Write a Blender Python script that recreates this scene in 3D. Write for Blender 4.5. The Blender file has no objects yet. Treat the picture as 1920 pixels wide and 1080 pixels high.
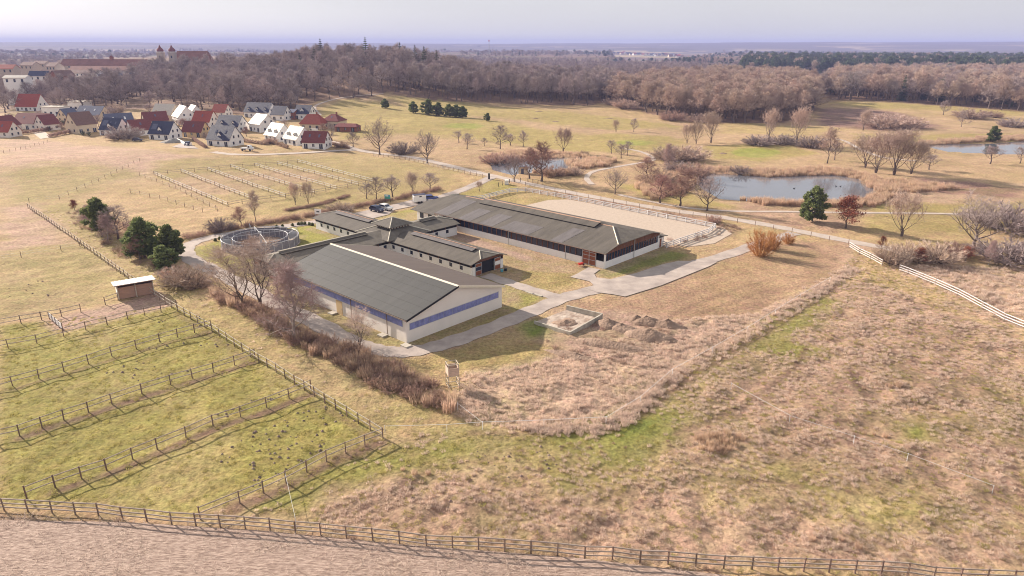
import bpy, math, random
import numpy as np
from mathutils import Vector, Matrix
R_ = math.radians
rnd = random.Random(7)
sc = bpy.context.scene
col = sc.collection

# ------------------------------------------------------------------ camera, sky, sun, exposure
F = 1280.0                      # focal length in photo pixels (24 mm equivalent)
H = 43.0                        # height of the drone above the yard
P = math.atan((540 - 85) / F)
ROLL = R_(0.15)
cam = bpy.data.cameras.new('camera'); camo = bpy.data.objects.new('camera', cam); col.objects.link(camo)
cam.sensor_width = 36; cam.lens = 36 * F / 1920; cam.clip_start = 1; cam.clip_end = 40000
camo.matrix_world = Matrix.Translation((0, 0, H)) @ Matrix.Rotation(math.pi / 2 - P, 4, 'X') @ Matrix.Rotation(ROLL, 4, 'Z')
sc.camera = camo

SUN_EL = R_(23.0)
sdir = Vector((-0.79, 0.613, 0)).normalized()          # horizontal direction towards the sun
SUN_AZ = math.atan2(sdir.x, sdir.y)
w = bpy.data.worlds.new('World'); sc.world = w; w.use_nodes = True
wn, wl = w.node_tree.nodes, w.node_tree.links
bg = wn['Background']
sky = wn.new('ShaderNodeTexSky'); sky.sky_type = 'NISHITA'; sky.sun_disc = False
sky.sun_elevation = SUN_EL; sky.sun_rotation = SUN_AZ
sky.air_density = 1.0; sky.dust_density = 1.0; sky.ozone_density = 1.5
hs_ = wn.new('ShaderNodeHueSaturation'); hs_.inputs['Saturation'].default_value = 0.38
# thin high cloud veil over the whole sky
tcw = wn.new('ShaderNodeTexCoord'); mpw = wn.new('ShaderNodeMapping'); mpw.inputs['Scale'].default_value = (1.0, 1.0, 5.0)
nzw = wn.new('ShaderNodeTexNoise'); nzw.inputs['Scale'].default_value = 3.0; nzw.inputs['Detail'].default_value = 5
mxw = wn.new('ShaderNodeMix'); mxw.data_type = 'RGBA'; mxw.blend_type = 'MULTIPLY'; mxw.inputs['Factor'].default_value = 1
crw = wn.new('ShaderNodeValToRGB'); crw.color_ramp.elements[0].position = 0.3; crw.color_ramp.elements[0].color = (0.93, 0.915, 0.945, 1)
crw.color_ramp.elements[1].position = 0.7; crw.color_ramp.elements[1].color = (1, 0.985, 1.0, 1)
wl.new(tcw.outputs['Generated'], mpw.inputs['Vector']); wl.new(mpw.outputs['Vector'], nzw.inputs['Vector'])
wl.new(nzw.outputs['Fac'], crw.inputs['Fac'])
wl.new(crw.outputs['Color'], mxw.inputs['B'])
veil = wn.new('ShaderNodeMix'); veil.data_type = 'RGBA'; veil.inputs['Factor'].default_value = 0.86; veil.inputs['B'].default_value = (3.15, 3.16, 3.10, 1)
wl.new(sky.outputs['Color'], hs_.inputs['Color']); wl.new(hs_.outputs['Color'], veil.inputs['A']); wl.new(veil.outputs['Result'], mxw.inputs['A']); wl.new(mxw.outputs['Result'], bg.inputs['Color'])
bg.inputs['Strength'].default_value = 0.10
sl = bpy.data.lights.new('sun', 'SUN'); slo = bpy.data.objects.new('sun', sl); col.objects.link(slo)
sl.energy = 4.6; sl.angle = R_(0.6); sl.color = (1.0, 0.875, 0.74)
tos = Vector((sdir.x * math.cos(SUN_EL), sdir.y * math.cos(SUN_EL), math.sin(SUN_EL)))
slo.rotation_euler = tos.to_track_quat('Z', 'Y').to_euler()
sc.view_settings.view_transform = 'Standard'; sc.view_settings.look = 'None'
sc.view_settings.exposure = 1.18; sc.view_settings.gamma = 1; sc.view_settings.use_curve_mapping = False
sc.cycles.max_bounces = 5; sc.cycles.diffuse_bounces = 2; sc.cycles.glossy_bounces = 2; sc.cycles.transparent_max_bounces = 6
sc.cycles.volume_bounces = 0; sc.cycles.filter_width = 1.05

# ------------------------------------------------------------------ noise, terrain and pixel -> ground
def _h(ix, iy, s):
    n = (ix.astype(np.int64) * 374761393 + iy.astype(np.int64) * 668265263 + s * 1442695041) & 0x7fffffff
    n = ((n ^ (n >> 13)) * 1274126177) & 0x7fffffff
    return ((n ^ (n >> 16)) & 0xffff) / 65535.0
def vnoise(x, y, s=0):
    x = np.asarray(x, float); y = np.asarray(y, float)
    ix, iy = np.floor(x), np.floor(y); fx, fy = x - ix, y - iy
    fx = fx * fx * (3 - 2 * fx); fy = fy * fy * (3 - 2 * fy)
    ix = ix.astype(np.int64); iy = iy.astype(np.int64)
    return ((_h(ix, iy, s) * (1 - fx) + _h(ix + 1, iy, s) * fx) * (1 - fy) + (_h(ix, iy + 1, s) * (1 - fx) + _h(ix + 1, iy + 1, s) * fx) * fy)
def fbm(x, y, s=0, o=4):
    t = 0; a = 0.5; n = 0
    for k in range(o):
        t = t + a * vnoise(x * 2 ** k + 17.3 * k, y * 2 ** k - 9.1 * k, s + k); n += a; a *= 0.5
    return t / n
def sstep(a, b, x):
    t = np.clip((x - a) / (b - a), 0, 1); return t * t * (3 - 2 * t)
def gauss(x, y, cx, cy, sx, sy, rot=0):
    c, s = math.cos(rot), math.sin(rot)
    u = (x - cx) * c + (y - cy) * s; v = -(x - cx) * s + (y - cy) * c
    return np.exp(-0.5 * ((u / sx) ** 2 + (v / sy) ** 2))
def terrain(x, y):
    x = np.asarray(x, float); y = np.asarray(y, float)
    r = np.hypot(x, y)
    z = 2.6 * gauss(x, y, -175, 262, 42, 22, 0.4)                       # hump of the pasture below the village
    z = z + 24 * gauss(x, y, -152, 700, 85, 120)                       # wooded hill
    z = z + 7 * gauss(x, y, -420, 880, 190, 160)                        # palace hill
    g = sstep(225, 320, y) * sstep(-130, -60, x) * (1 - sstep(900, 1300, r))
    z = z + g * (2.6 * fbm(x / 75, y / 55, 3, 3) - 1.2 + 0.9 * (vnoise(x / 28, y / 22, 9) - 0.5))
    z = z + 3 * gauss(x, y, 330, 640, 160, 120)
    m = sstep(900, 1500, r) * (1 - sstep(3000, 3400, r))
    z = z + m * (4 * fbm(x / 500, y / 400, 21, 3) - 2.5)
    az = np.arctan2(x, np.maximum(y, 1))
    top = 43 + 33 * sstep(-0.35, 0.68, az) + 16 * (fbm(az * 8 + 3, r / 2500, 31, 3) - 0.5) * 2
    z = z + np.exp(-0.5 * ((r - 5000) / 330) ** 2) * np.clip(75 * (fbm(az * 7 + 11, r / 4000, 41, 3) - 0.42), 0, 40)
    z = z + sstep(5000, 6900, r) * top * (0.72 + 0.28 * sstep(6500, 8200, r))
    return z
def ray(px, py):
    x = (px - 960) / F; y = -(py - 540) / F
    x, y = x * math.cos(ROLL) - y * math.sin(ROLL), x * math.sin(ROLL) + y * math.cos(ROLL)
    return np.array([x, math.cos(P) + y * math.sin(P), -math.sin(P) + y * math.cos(P)])
TT = np.geomspace(35, 9500, 900)
def gp(px, py):
    """point of the ground seen at a photo pixel"""
    r = ray(px, py); X, Y, Z = r[0] * TT, r[1] * TT, H + r[2] * TT
    d = Z - terrain(X, Y); k = np.argmax(d < 0)
    if d[k] >= 0: k = len(TT) - 1
    lo, hi = TT[max(k - 1, 0)], TT[k]
    for _ in range(25):
        m = (lo + hi) / 2
        if H + r[2] * m - float(terrain(r[0] * m, r[1] * m)) > 0: lo = m
        else: hi = m
    return Vector((r[0] * lo, r[1] * lo, float(terrain(r[0] * lo, r[1] * lo))))
def at_range(px, dist):
    """ground point in the direction of a pixel column, at a given distance"""
    r = ray(px, 100); k = dist / math.hypot(r[0], r[1])
    return Vector((r[0] * k, r[1] * k, float(terrain(r[0] * k, r[1] * k))))
def height_at(p, py):
    """height above p.z at which a point over p is seen at row py"""
    def row(z):
        dy, dz = p.y, z - H
        c = dy * math.cos(P) - dz * math.sin(P); u = dy * math.sin(P) + dz * math.cos(P)
        a, b = p.x / c, u / c
        return 540 - F * (-a * math.sin(ROLL) + b * math.cos(ROLL))
    lo, hi = p.z, p.z + 120
    for _ in range(40):
        m = (lo + hi) / 2
        if row(m) > py: lo = m
        else: hi = m
    return lo - p.z
def PX(*a): return [gp(x, y) for x, y in a]

# building frame: u along the long sides (towards the camera's right), v along the gable ends
O = gp(763, 644); ANG = R_(-42.6)
UU = Vector((math.cos(ANG), math.sin(ANG), 0)); VV = Vector((-math.sin(ANG), math.cos(ANG), 0))
def UV(u, v, z=0): return O + UU * u + VV * v + Vector((0, 0, z))

# ------------------------------------------------------------------ object helpers
def link(name, data, parent=None, loc=None, kind=None, label=None, cat=None, group=None):
    o = bpy.data.objects.new(name, data); col.objects.link(o)
    if parent: o.parent = parent
    if loc is not None: o.location = loc
    if kind: o['kind'] = kind
    if label: o['label'] = label
    if cat: o['category'] = cat
    if group: o['group'] = group
    return o
def thing(name, label, cat, loc=(0, 0, 0), rz=0, group=None):
    o = link(name, None, loc=loc, label=label, cat=cat, group=group); o.rotation_euler.z = rz
    o.empty_display_size = 0.3
    return o
class MB:
    def __init__(s): s.v = []; s.f = []; s.m = []
    def add(s, vs, fs, m=0):
        n = len(s.v); s.v += [tuple(p) for p in vs]; s.f += [tuple(i + n for i in f) for f in fs]; s.m += [m] * len(fs); return s
    def box(s, x0, x1, y0, y1, z0, z1, m=0):
        return s.add([(x0, y0, z0), (x1, y0, z0), (x1, y1, z0), (x0, y1, z0), (x0, y0, z1), (x1, y0, z1), (x1, y1, z1), (x0, y1, z1)],
                     [(0, 3, 2, 1), (4, 5, 6, 7), (0, 1, 5, 4), (1, 2, 6, 5), (2, 3, 7, 6), (3, 0, 4, 7)], m)
    def slab(s, pts, t, m=0):
        """polygon pts (top side) given thickness t downwards"""
        n = len(pts); lo = [(p[0], p[1], p[2] - t) for p in pts]
        return s.add(list(pts) + lo, [tuple(range(n)), tuple(range(2 * n - 1, n - 1, -1))] + [(i, n + i, n + (i + 1) % n, (i + 1) % n) for i in range(n)], m)
    def prism(s, pts, dx, m=0):
        """polygon pts extruded by vector dx"""
        n = len(pts); q = [(p[0] + dx[0], p[1] + dx[1], p[2] + dx[2]) for p in pts]
        return s.add(list(pts) + q, [tuple(range(n)), tuple(range(2 * n - 1, n - 1, -1))] + [(i, n + i, n + (i + 1) % n, (i + 1) % n) for i in range(n)], m)
    def tube(s, a, b, ra, rb, n=5, m=0, cap=True):
        a, b = Vector(a), Vector(b); d = (b - a)
        if d.length < 1e-6: return s
        d.normalize(); p = d.orthogonal().normalized(); q = d.cross(p)
        vs = []
        for c, r in ((a, ra), (b, rb)):
            for k in range(n):
                t = 2 * math.pi * k / n; vs.append(c + p * (r * math.cos(t)) + q * (r * math.sin(t)))
        fs = [(k, (k + 1) % n, n + (k + 1) % n, n + k) for k in range(n)]
        if cap: fs += [tuple(range(n - 1, -1, -1)), tuple(range(n, 2 * n))]
        return s.add(vs, fs, m)
    def mesh(s, name, mats, smooth=False):
        me = bpy.data.meshes.new(name); me.from_pydata(s.v, [], s.f)
        for mt in (mats if isinstance(mats, (list, tuple)) else [mats]): me.materials.append(mt)
        if len(set(s.m)) > 1: me.polygons.foreach_set('material_index', s.m)
        if smooth: me.polygons.foreach_set('use_smooth', [True] * len(s.f))
        me.update(); return me
    def build(s, name, mats, parent=None, smooth=False, **k): return link(name, s.mesh(name, mats, smooth), parent, **k)

# ------------------------------------------------------------------ materials
def mat(name, c, rough=0.85, var=0.15, scale=1.0, c2=None, bump=0.0, bscale=8.0, rnd_=0.0, spec=0.25, wave=None, metal=0.0, stretch=None, trans=0.0):
    m = bpy.data.materials.new(name); m.use_nodes = True
    n, l = m.node_tree.nodes, m.node_tree.links; b = n['Principled BSDF']
    b.inputs['Roughness'].default_value = rough; b.inputs['Specular IOR Level'].default_value = spec; b.inputs['Metallic'].default_value = metal
    tc = n.new('ShaderNodeTexCoord'); vec = tc.outputs['Object']
    if stretch:
        mp = n.new('ShaderNodeMapping'); mp.inputs['Scale'].default_value = stretch; l.new(vec, mp.inputs['Vector']); vec = mp.outputs['Vector']
    nz = n.new('ShaderNodeTexNoise'); nz.inputs['Scale'].default_value = scale; nz.inputs['Detail'].default_value = 5; nz.inputs['Roughness'].default_value = 0.62
    l.new(vec, nz.inputs['Vector'])
    cr = n.new('ShaderNodeValToRGB'); e = cr.color_ramp.elements
    a = c2 or tuple(min(1, x * (1 + var)) for x in c); d = tuple(x * (1 - var) for x in c)
    if c2: d = c
    e[0].position = 0.32; e[1].position = 0.68; e[0].color = (*d, 1); e[1].color = (*a, 1)
    l.new(nz.outputs['Fac'], cr.inputs['Fac']); out = cr.outputs['Color']
    if rnd_:
        oi = n.new('ShaderNodeObjectInfo'); hv = n.new('ShaderNodeHueSaturation')
        mr = n.new('ShaderNodeMapRange'); mr.inputs['To Min'].default_value = 1 - rnd_; mr.inputs['To Max'].default_value = 1 + rnd_
        mh = n.new('ShaderNodeMapRange'); mh.inputs['To Min'].default_value = 0.5 - rnd_ * 0.06; mh.inputs['To Max'].default_value = 0.5 + rnd_ * 0.06
        ml = n.new('ShaderNodeMath'); ml.operation = 'MULTIPLY'; ml.inputs[1].default_value = 7.31
        fr = n.new('ShaderNodeMath'); fr.operation = 'FRACT'
        l.new(oi.outputs['Random'], mr.inputs['Value']); l.new(oi.outputs['Random'], ml.inputs[0]); l.new(ml.outputs[0], fr.inputs[0]); l.new(fr.outputs[0], mh.inputs['Value'])
        l.new(mr.outputs['Result'], hv.inputs['Value']); l.new(mh.outputs['Result'], hv.inputs['Hue']); l.new(out, hv.inputs['Color']); out = hv.outputs['Color']
    l.new(out, b.inputs['Base Color'])
    hgt = None
    if bump:
        bz = n.new('ShaderNodeTexNoise'); bz.inputs['Scale'].default_value = bscale; bz.inputs['Detail'].default_value = 4; l.new(vec, bz.inputs['Vector']); hgt = bz.outputs['Fac']; bs = bump
    if wave:
        ax, ws, wst = wave
        wv = n.new('ShaderNodeTexWave'); wv.bands_direction = ax; wv.inputs['Scale'].default_value = ws; wv.inputs['Distortion'].default_value = 0
        l.new(tc.outputs['Object'], wv.inputs['Vector']); hgt = wv.outputs['Fac']; bs = wst
    if hgt is not None:
        bp = n.new('ShaderNodeBump'); bp.inputs['Strength'].default_value = 1; bp.inputs['Distance'].default_value = bs
        l.new(hgt, bp.inputs['Height']); l.new(bp.outputs['Normal'], b.inputs['Normal'])
    if trans:
        tr = n.new('ShaderNodeBsdfTranslucent'); l.new(out, tr.inputs['Color']); mx = n.new('ShaderNodeMixShader'); mx.inputs[0].default_value = trans
        l.new(b.outputs[0], mx.inputs[1]); l.new(tr.outputs[0], mx.inputs[2]); l.new(mx.outputs[0], n['Material Output'].inputs['Surface'])
    return m
M = dict(
    white=mat('white_plaster', (0.84, 0.82, 0.81), var=0.05, scale=0.6),
    cream=mat('cream_cladding', (0.82, 0.76, 0.71), var=0.04, scale=0.3, wave=('Y', 1.6, 0.03)),
    creamx=mat('cream_cladding_side', (0.82, 0.76, 0.71), var=0.04, scale=0.3, wave=('X', 1.6, 0.03)),
    trim=mat('pale_trim', (0.72, 0.66, 0.54), var=0.06),
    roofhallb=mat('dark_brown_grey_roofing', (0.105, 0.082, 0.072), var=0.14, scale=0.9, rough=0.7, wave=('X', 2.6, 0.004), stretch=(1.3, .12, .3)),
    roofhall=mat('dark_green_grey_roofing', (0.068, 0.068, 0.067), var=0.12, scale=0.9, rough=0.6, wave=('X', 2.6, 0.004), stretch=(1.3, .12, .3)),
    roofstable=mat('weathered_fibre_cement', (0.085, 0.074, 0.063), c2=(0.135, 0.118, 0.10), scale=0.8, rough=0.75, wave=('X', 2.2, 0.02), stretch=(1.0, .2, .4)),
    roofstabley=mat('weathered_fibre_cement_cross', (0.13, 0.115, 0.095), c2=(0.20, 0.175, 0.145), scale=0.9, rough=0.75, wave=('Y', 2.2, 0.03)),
    roofnew=mat('lilac_grey_replaced_sheets', (0.115, 0.103, 0.102), c2=(0.165, 0.148, 0.148), scale=1.2, rough=0.6, wave=('X', 2.2, 0.02), stretch=(1, .15, .3)),
    copper=mat('reddish_ridge_cap', (0.40, 0.25, 0.18), var=0.15),
    wood=mat('brown_boards', (0.17, 0.075, 0.045), var=0.25, scale=3, rough=0.7),
    redwood=mat('red_brown_door_boards', (0.26, 0.09, 0.045), var=0.2, scale=3),
    steel=mat('galvanised_steel', (0.50, 0.51, 0.53), rough=0.45, var=0.08, metal=0.3),
    dark=mat('dark_opening', (0.02, 0.02, 0.025), rough=0.8),
    glass=mat('dark_glazing', (0.018, 0.028, 0.06), rough=0.12, spec=0.6, var=0.3, scale=0.5),
    blue=mat('blue_translucent_panel', (0.21, 0.23, 0.47), rough=0.35, var=0.25, scale=1.2),
    railwhite=mat('white_painted_rail', (0.64, 0.62, 0.62), var=0.07, scale=2),
    railgrey=mat('weathered_timber', (0.33, 0.27, 0.235), var=0.3, scale=3, rnd_=0.15),
    railpale=mat('silvered_timber', (0.50, 0.44, 0.36), var=0.15, scale=3, rnd_=0.1),
    post=mat('brown_post', (0.21, 0.145, 0.115), var=0.3, scale=4, rnd_=0.2),
    concrete=mat('weathered_concrete', (0.33, 0.30, 0.25), c2=(0.52, 0.475, 0.41), scale=1.1, bump=0.02), pitfloor=mat('dirty_pit_floor', (0.25, 0.175, 0.135), c2=(0.55, 0.47, 0.40), scale=.55, bump=.15, bscale=2),
    asphalt=mat('pale_worn_asphalt', (0.29, 0.245, 0.225), c2=(0.47, 0.40, 0.355), scale=0.28, bump=0.02, bscale=6),
    gravel=mat('gravel_road', (0.40, 0.335, 0.29), c2=(0.50, 0.425, 0.37), scale=0.5, bump=0.04, bscale=5),
    sand=mat('arena_sand', (0.41, 0.33, 0.265), c2=(0.50, 0.41, 0.335), scale=1.3, bump=0.07, bscale=3.5),
    soil=mat('dug_soil', (0.20, 0.135, 0.10), c2=(0.34, 0.24, 0.18), scale=0.7, bump=0.2, bscale=2.5),
    moles=mat('molehill_soil', (0.23, 0.17, 0.135), var=0.25, scale=6, bump=0.05, bscale=9, rnd_=0.35),
    stubble=mat('straw_stubble', (0.18, 0.115, 0.09), c2=(0.53, 0.40, 0.33), scale=1.5, bump=0.12, bscale=4, stretch=(1.0, 4.5, 1)),
    bark=mat('bark', (0.165, 0.125, 0.11), var=0.3, scale=4, rnd_=0.2),
    birchbark=mat('birch_bark', (0.46, 0.41, 0.38), c2=(0.18, 0.15, 0.13), scale=5),
    twig=mat('bare_twigs', (0.385, 0.31, 0.295), var=0.2, scale=0.8, rnd_=0.25),
    twigred=mat('reddish_twigs', (0.36, 0.215, 0.175), var=0.2, scale=0.8, rnd_=0.2),
    twigpale=mat('pale_willow_twigs', (0.51, 0.385, 0.32), var=0.2, scale=0.8, rnd_=0.18),
    twigpink=mat('birch_twigs', (0.46, 0.32, 0.30), var=0.2, scale=0.8, rnd_=0.12),
    twigorange=mat('orange_osier', (0.52, 0.27, 0.11), var=0.2, scale=0.8),
    leafred=mat('withered_red_leaves', (0.27, 0.09, 0.055), var=0.3, scale=2),
    needle=mat('pine_needles', (0.13, 0.16, 0.06), c2=(0.23, 0.25, 0.10), scale=1.2, rnd_=0.2, trans=0.35),
    needled=mat('spruce_needles', (0.065, 0.095, 0.05), c2=(0.12, 0.15, 0.065), scale=1.0, rnd_=0.25, trans=0.25),
    hedgegreen=mat('evergreen_hedge', (0.045, 0.06, 0.03), c2=(0.08, 0.095, 0.04), scale=2),
    reed=mat('dry_reed', (0.53, 0.375, 0.265), c2=(0.65, 0.49, 0.37), scale=0.6, rnd_=0.15, trans=0.45),
    brush=mat('brown_brush', (0.36, 0.24, 0.195), c2=(0.48, 0.34, 0.27), scale=0.6, rnd_=0.2, trans=0.25),
    tuft=mat('dry_tussock', (0.59, 0.455, 0.375), c2=(0.80, 0.65, 0.545), scale=0.4, rnd_=0.15, trans=0.4),
    tuftg=mat('green_tussock', (0.32, 0.29, 0.085), c2=(0.45, 0.385, 0.15), scale=0.4, rnd_=0.22, trans=0.45),
    straw=mat('loose_straw', (0.58, 0.45, 0.365), var=0.15, scale=1, rnd_=0.2),
    navy=mat('slate_blue_tiles', (0.045, 0.05, 0.095), var=0.15, scale=1.5, rough=0.6, wave=('Z', 3.0, 0.03)),
    greyroof=mat('blue_grey_tiles', (0.13, 0.14, 0.20), var=0.12, scale=1.5, wave=('Z', 3.0, 0.03)),
    redroof=mat('red_tiles', (0.34, 0.085, 0.06), var=0.15, scale=1.5, wave=('Z', 3.0, 0.03)),
    maroon=mat('maroon_tiles', (0.20, 0.065, 0.06), var=0.15, scale=1.5, wave=('Z', 3.0, 0.03)),
    brownroof=mat('brown_tiles', (0.20, 0.12, 0.10), var=0.15, scale=1.5, wave=('Z', 3.0, 0.03)),
    palaroof=mat('pale_sun_glare_tiles', (0.56, 0.51, 0.44), rough=0.3, var=0.08, scale=1.5, wave=('Z', 3.0, 0.03)),  # sun glare on these roofs is put into the pale tile colour
    palace=mat('weathered_palace_roof', (0.24, 0.115, 0.09), var=0.2, scale=0.2),
    beige=mat('beige_plaster', (0.66, 0.55, 0.42), var=0.05, scale=0.5),
    yellow=mat('ochre_plaster', (0.66, 0.48, 0.27), var=0.05, scale=0.5),
    brick=mat('red_brick', (0.28, 0.12, 0.085), var=0.2, scale=1),
    stone=mat('grey_rubble', (0.30, 0.28, 0.26), var=0.35, scale=2.5, bump=0.15, bscale=2),
    teal=mat('teal_sheeting', (0.12, 0.36, 0.38), var=0.1),
    shedroof=mat('pale_metal_sheeting', (0.62, 0.54, 0.50), rough=0.45, var=0.05, wave=('X', 1.4, 0.05)),
    larch=mat('pinkish_larch_boards', (0.46, 0.29, 0.22), var=0.12, scale=1.5, stretch=(0.3, 0.3, 5)),
    palwall=mat('grey_palace_plaster', (0.42, 0.36, 0.33), var=.1),
    palelarch=mat('pale_larch_boards', (0.56, 0.42, 0.34), var=0.1, scale=1.5),
    tyre=mat('tyre_rubber', (0.02, 0.02, 0.02)), lamp=mat('headlamp', (0.7, 0.7, 0.7), rough=0.2),
    carnavy=mat('navy_car_paint', (0.03, 0.04, 0.09), rough=0.25, spec=0.6, var=0.02), carwhite=mat('white_car_paint', (0.72, 0.72, 0.72), rough=0.25, spec=0.6, var=0.02),
    carblue=mat('blue_car_paint', (0.04, 0.07, 0.25), rough=0.25, spec=0.6, var=0.02), carsilver=mat('silver_car_paint', (0.42, 0.43, 0.45), rough=0.3, spec=0.6, var=0.02),
    red=mat('red_paint', (0.55, 0.04, 0.03), rough=0.4), signblue=mat('sign_blue', (0.10, 0.34, 0.42), var=0.05), signgreen=mat('sign_green', (0.10, 0.40, 0.28), var=0.05),
    black=mat('black_plastic', (0.025, 0.025, 0.03)), tape=mat('white_fence_tape', (0.75, 0.75, 0.77), var=0.03),
)
def water_mat():
    m = bpy.data.materials.new('still_pond_water'); m.use_nodes = True; n, l = m.node_tree.nodes, m.node_tree.links; b = n['Principled BSDF']
    b.inputs['Base Color'].default_value = (0.13, 0.14, 0.165, 1); b.inputs['Roughness'].default_value = 0.05; b.inputs['IOR'].default_value = 1.40; b.inputs['Specular IOR Level'].default_value = 0.9  # base colour lightened to carry part of the sky reflection
    nz = n.new('ShaderNodeTexNoise'); nz.inputs['Scale'].default_value = 1.2; nz.inputs['Detail'].default_value = 3; tc = n.new('ShaderNodeTexCoord'); l.new(tc.outputs['Object'], nz.inputs['Vector'])
    bp = n.new('ShaderNodeBump'); bp.inputs['Distance'].default_value = 0.012; l.new(nz.outputs['Fac'], bp.inputs['Height']); l.new(bp.outputs['Normal'], b.inputs['Normal'])
    return m
M['water'] = water_mat()
def ground_mat():
    m = bpy.data.materials.new('grassland'); m.use_nodes = True; n, l = m.node_tree.nodes, m.node_tree.links; b = n['Principled BSDF']
    b.inputs['Roughness'].default_value = 0.95; b.inputs['Specular IOR Level'].default_value = 0.1
    at = n.new('ShaderNodeAttribute'); at.attribute_name = 'Col'; tc = n.new('ShaderNodeTexCoord')
    def noise(s, d=5, r=0.6):
        z = n.new('ShaderNodeTexNoise'); z.inputs['Scale'].default_value = s; z.inputs['Detail'].default_value = d; z.inputs['Roughness'].default_value = r; l.new(tc.outputs['Object'], z.inputs['Vector']); return z.outputs['Fac']
    def mulv(a, fac, lo, hi, p0=0.3, p1=0.7):
        mr = n.new('ShaderNodeMapRange'); mr.inputs['From Min'].default_value = p0; mr.inputs['From Max'].default_value = p1; mr.inputs['To Min'].default_value = lo; mr.inputs['To Max'].default_value = hi; l.new(fac, mr.inputs['Value'])
        mx = n.new('ShaderNodeVectorMath'); mx.operation = 'SCALE'; l.new(a, mx.inputs[0]); l.new(mr.outputs['Result'], mx.inputs['Scale']); return mx.outputs['Vector']
    c = mulv(at.outputs['Color'], noise(1.7, 6, 0.75), 0.5, 1.42)
    c = mulv(c, noise(0.22, 4), 0.86, 1.14)
    c = mulv(c, noise(0.02, 3), 0.9, 1.1)
    hv = n.new('ShaderNodeHueSaturation'); mh = n.new('ShaderNodeMapRange'); mh.inputs['From Min'].default_value = 0.3; mh.inputs['From Max'].default_value = 0.7; mh.inputs['To Min'].default_value = 0.485; mh.inputs['To Max'].default_value = 0.52
    l.new(noise(0.6, 5), mh.inputs['Value']); l.new(mh.outputs['Result'], hv.inputs['Hue']); l.new(c, hv.inputs['Color']); l.new(hv.outputs['Color'], b.inputs['Base Color'])
    bp = n.new('ShaderNodeBump'); bp.inputs['Strength'].default_value = 0.9; bp.inputs['Distance'].default_value = 0.22; l.new(noise(1.9, 5, 0.65), bp.inputs['Height']); l.new(bp.outputs['Normal'], b.inputs['Normal'])
    return m
M['ground'] = ground_mat()

# ------------------------------------------------------------------ routes and zones of the ground
def poly2(pts): return np.array([(p.x, p.y) for p in pts])
def inside(X, Y, poly):
    r = np.zeros(X.shape, bool); n = len(poly); j = n - 1
    for i in range(n):
        xi, yi = poly[i]; xj, yj = poly[j]
        c = ((yi > Y) != (yj > Y)); r ^= c & (X < (xj - xi) * (Y - yi) / (yj - yi + 1e-12) + xi); j = i
    return r
def distline(X, Y, line):
    d = np.full(X.shape, 1e9)
    for (x0, y0), (x1, y1) in zip(line[:-1], line[1:]):
        dx, dy = x1 - x0, y1 - y0; L2 = dx * dx + dy * dy + 1e-9
        t = np.clip(((X - x0) * dx + (Y - y0) * dy) / L2, 0, 1); d = np.minimum(d, np.hypot(X - x0 - t * dx, Y - y0 - t * dy))
    return d
def smooth(pts, n=6):
    p = [Vector(q) for q in pts]; out = []
    for i in range(len(p) - 1):
        a, b, c, d = p[max(i - 1, 0)], p[i], p[i + 1], p[min(i + 2, len(p) - 1)]
        for k in range(n):
            t = k / n; out.append(0.5 * ((2 * b) + (c - a) * t + (2 * a - 5 * b + 4 * c - d) * t * t + (3 * b - a - 3 * c + d) * t ** 3))
    out.append(p[-1]); return out
ROADS = {
 'country_road': (smooth(PX((604, 262), (640, 271), (680, 283), (760, 293), (860, 315), (920, 329), (985, 343), (1060, 359), (1150, 376), (1250, 393), (1350, 407), (1450, 424), (1520, 438), (1600, 454), (1700, 472))), 3.6, 'gravel', 'pale gravel country road'),
 'village_lane': (smooth(PX((668, 281), (610, 284), (540, 288), (480, 290), (430, 289), (400, 285))), 3.6, 'gravel', ''),
 'stable_drive': (smooth(PX((925, 331), (882, 350), (842, 365), (800, 377), (760, 386), (700, 398), (640, 408), (560, 421), (480, 431), (400, 444), (357, 458), (347, 472), (365, 490), (410, 512), (460, 537), (520, 570), (600, 609), (660, 642), (700, 655), (745, 660), (790, 656), (850, 640), (930, 611), (1000, 582), (1060, 558), (1130, 540), (1230, 515), (1350, 482), (1420, 459), (1490, 437))), 3.7, 'asphalt', ''),
 'stable_path': (smooth(PX((910, 516), (960, 532), (1010, 548), (1062, 562))), 3.0, 'asphalt', ''),
 'golf_path': (smooth(PX((1110, 346), (1100, 334), (1112, 322), (1150, 314), (1190, 307), (1225, 300), (1215, 290), (1195, 283), (1170, 279))), 1.9, 'gravel', ''),
 'pond_path': (smooth(PX((1160, 365), (1220, 378), (1290, 390), (1370, 396), (1480, 397), (1600, 399), (1720, 400), (1920, 404))), 1.7, 'gravel', ''),
 'park_path': (smooth(PX((600, 216), (590, 200), (620, 188), (660, 181), (720, 176))), 2.2, 'gravel', ''),
 'meadow_path': (smooth(PX((1540, 262), (1575, 262), (1620, 283), (1660, 296), (1720, 302))), 1.8, 'gravel', ''),
}
YARD = PX((1098, 541), (1150, 523), (1192, 513), (1240, 497), (1272, 490), (1345, 492), (1330, 500), (1240, 536), (1172, 557), (1150, 553), (1120, 549))
APRON = PX((1069, 520), (1082, 514), (1103, 502), (1125, 506), (1114, 514), (1118, 521), (1150, 525), (1118, 540), (1105, 528))
PARK = PX((640, 412), (655, 402), (720, 388), (790, 371), (812, 371), (800, 382), (740, 394), (728, 403), (700, 410), (672, 408))
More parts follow.
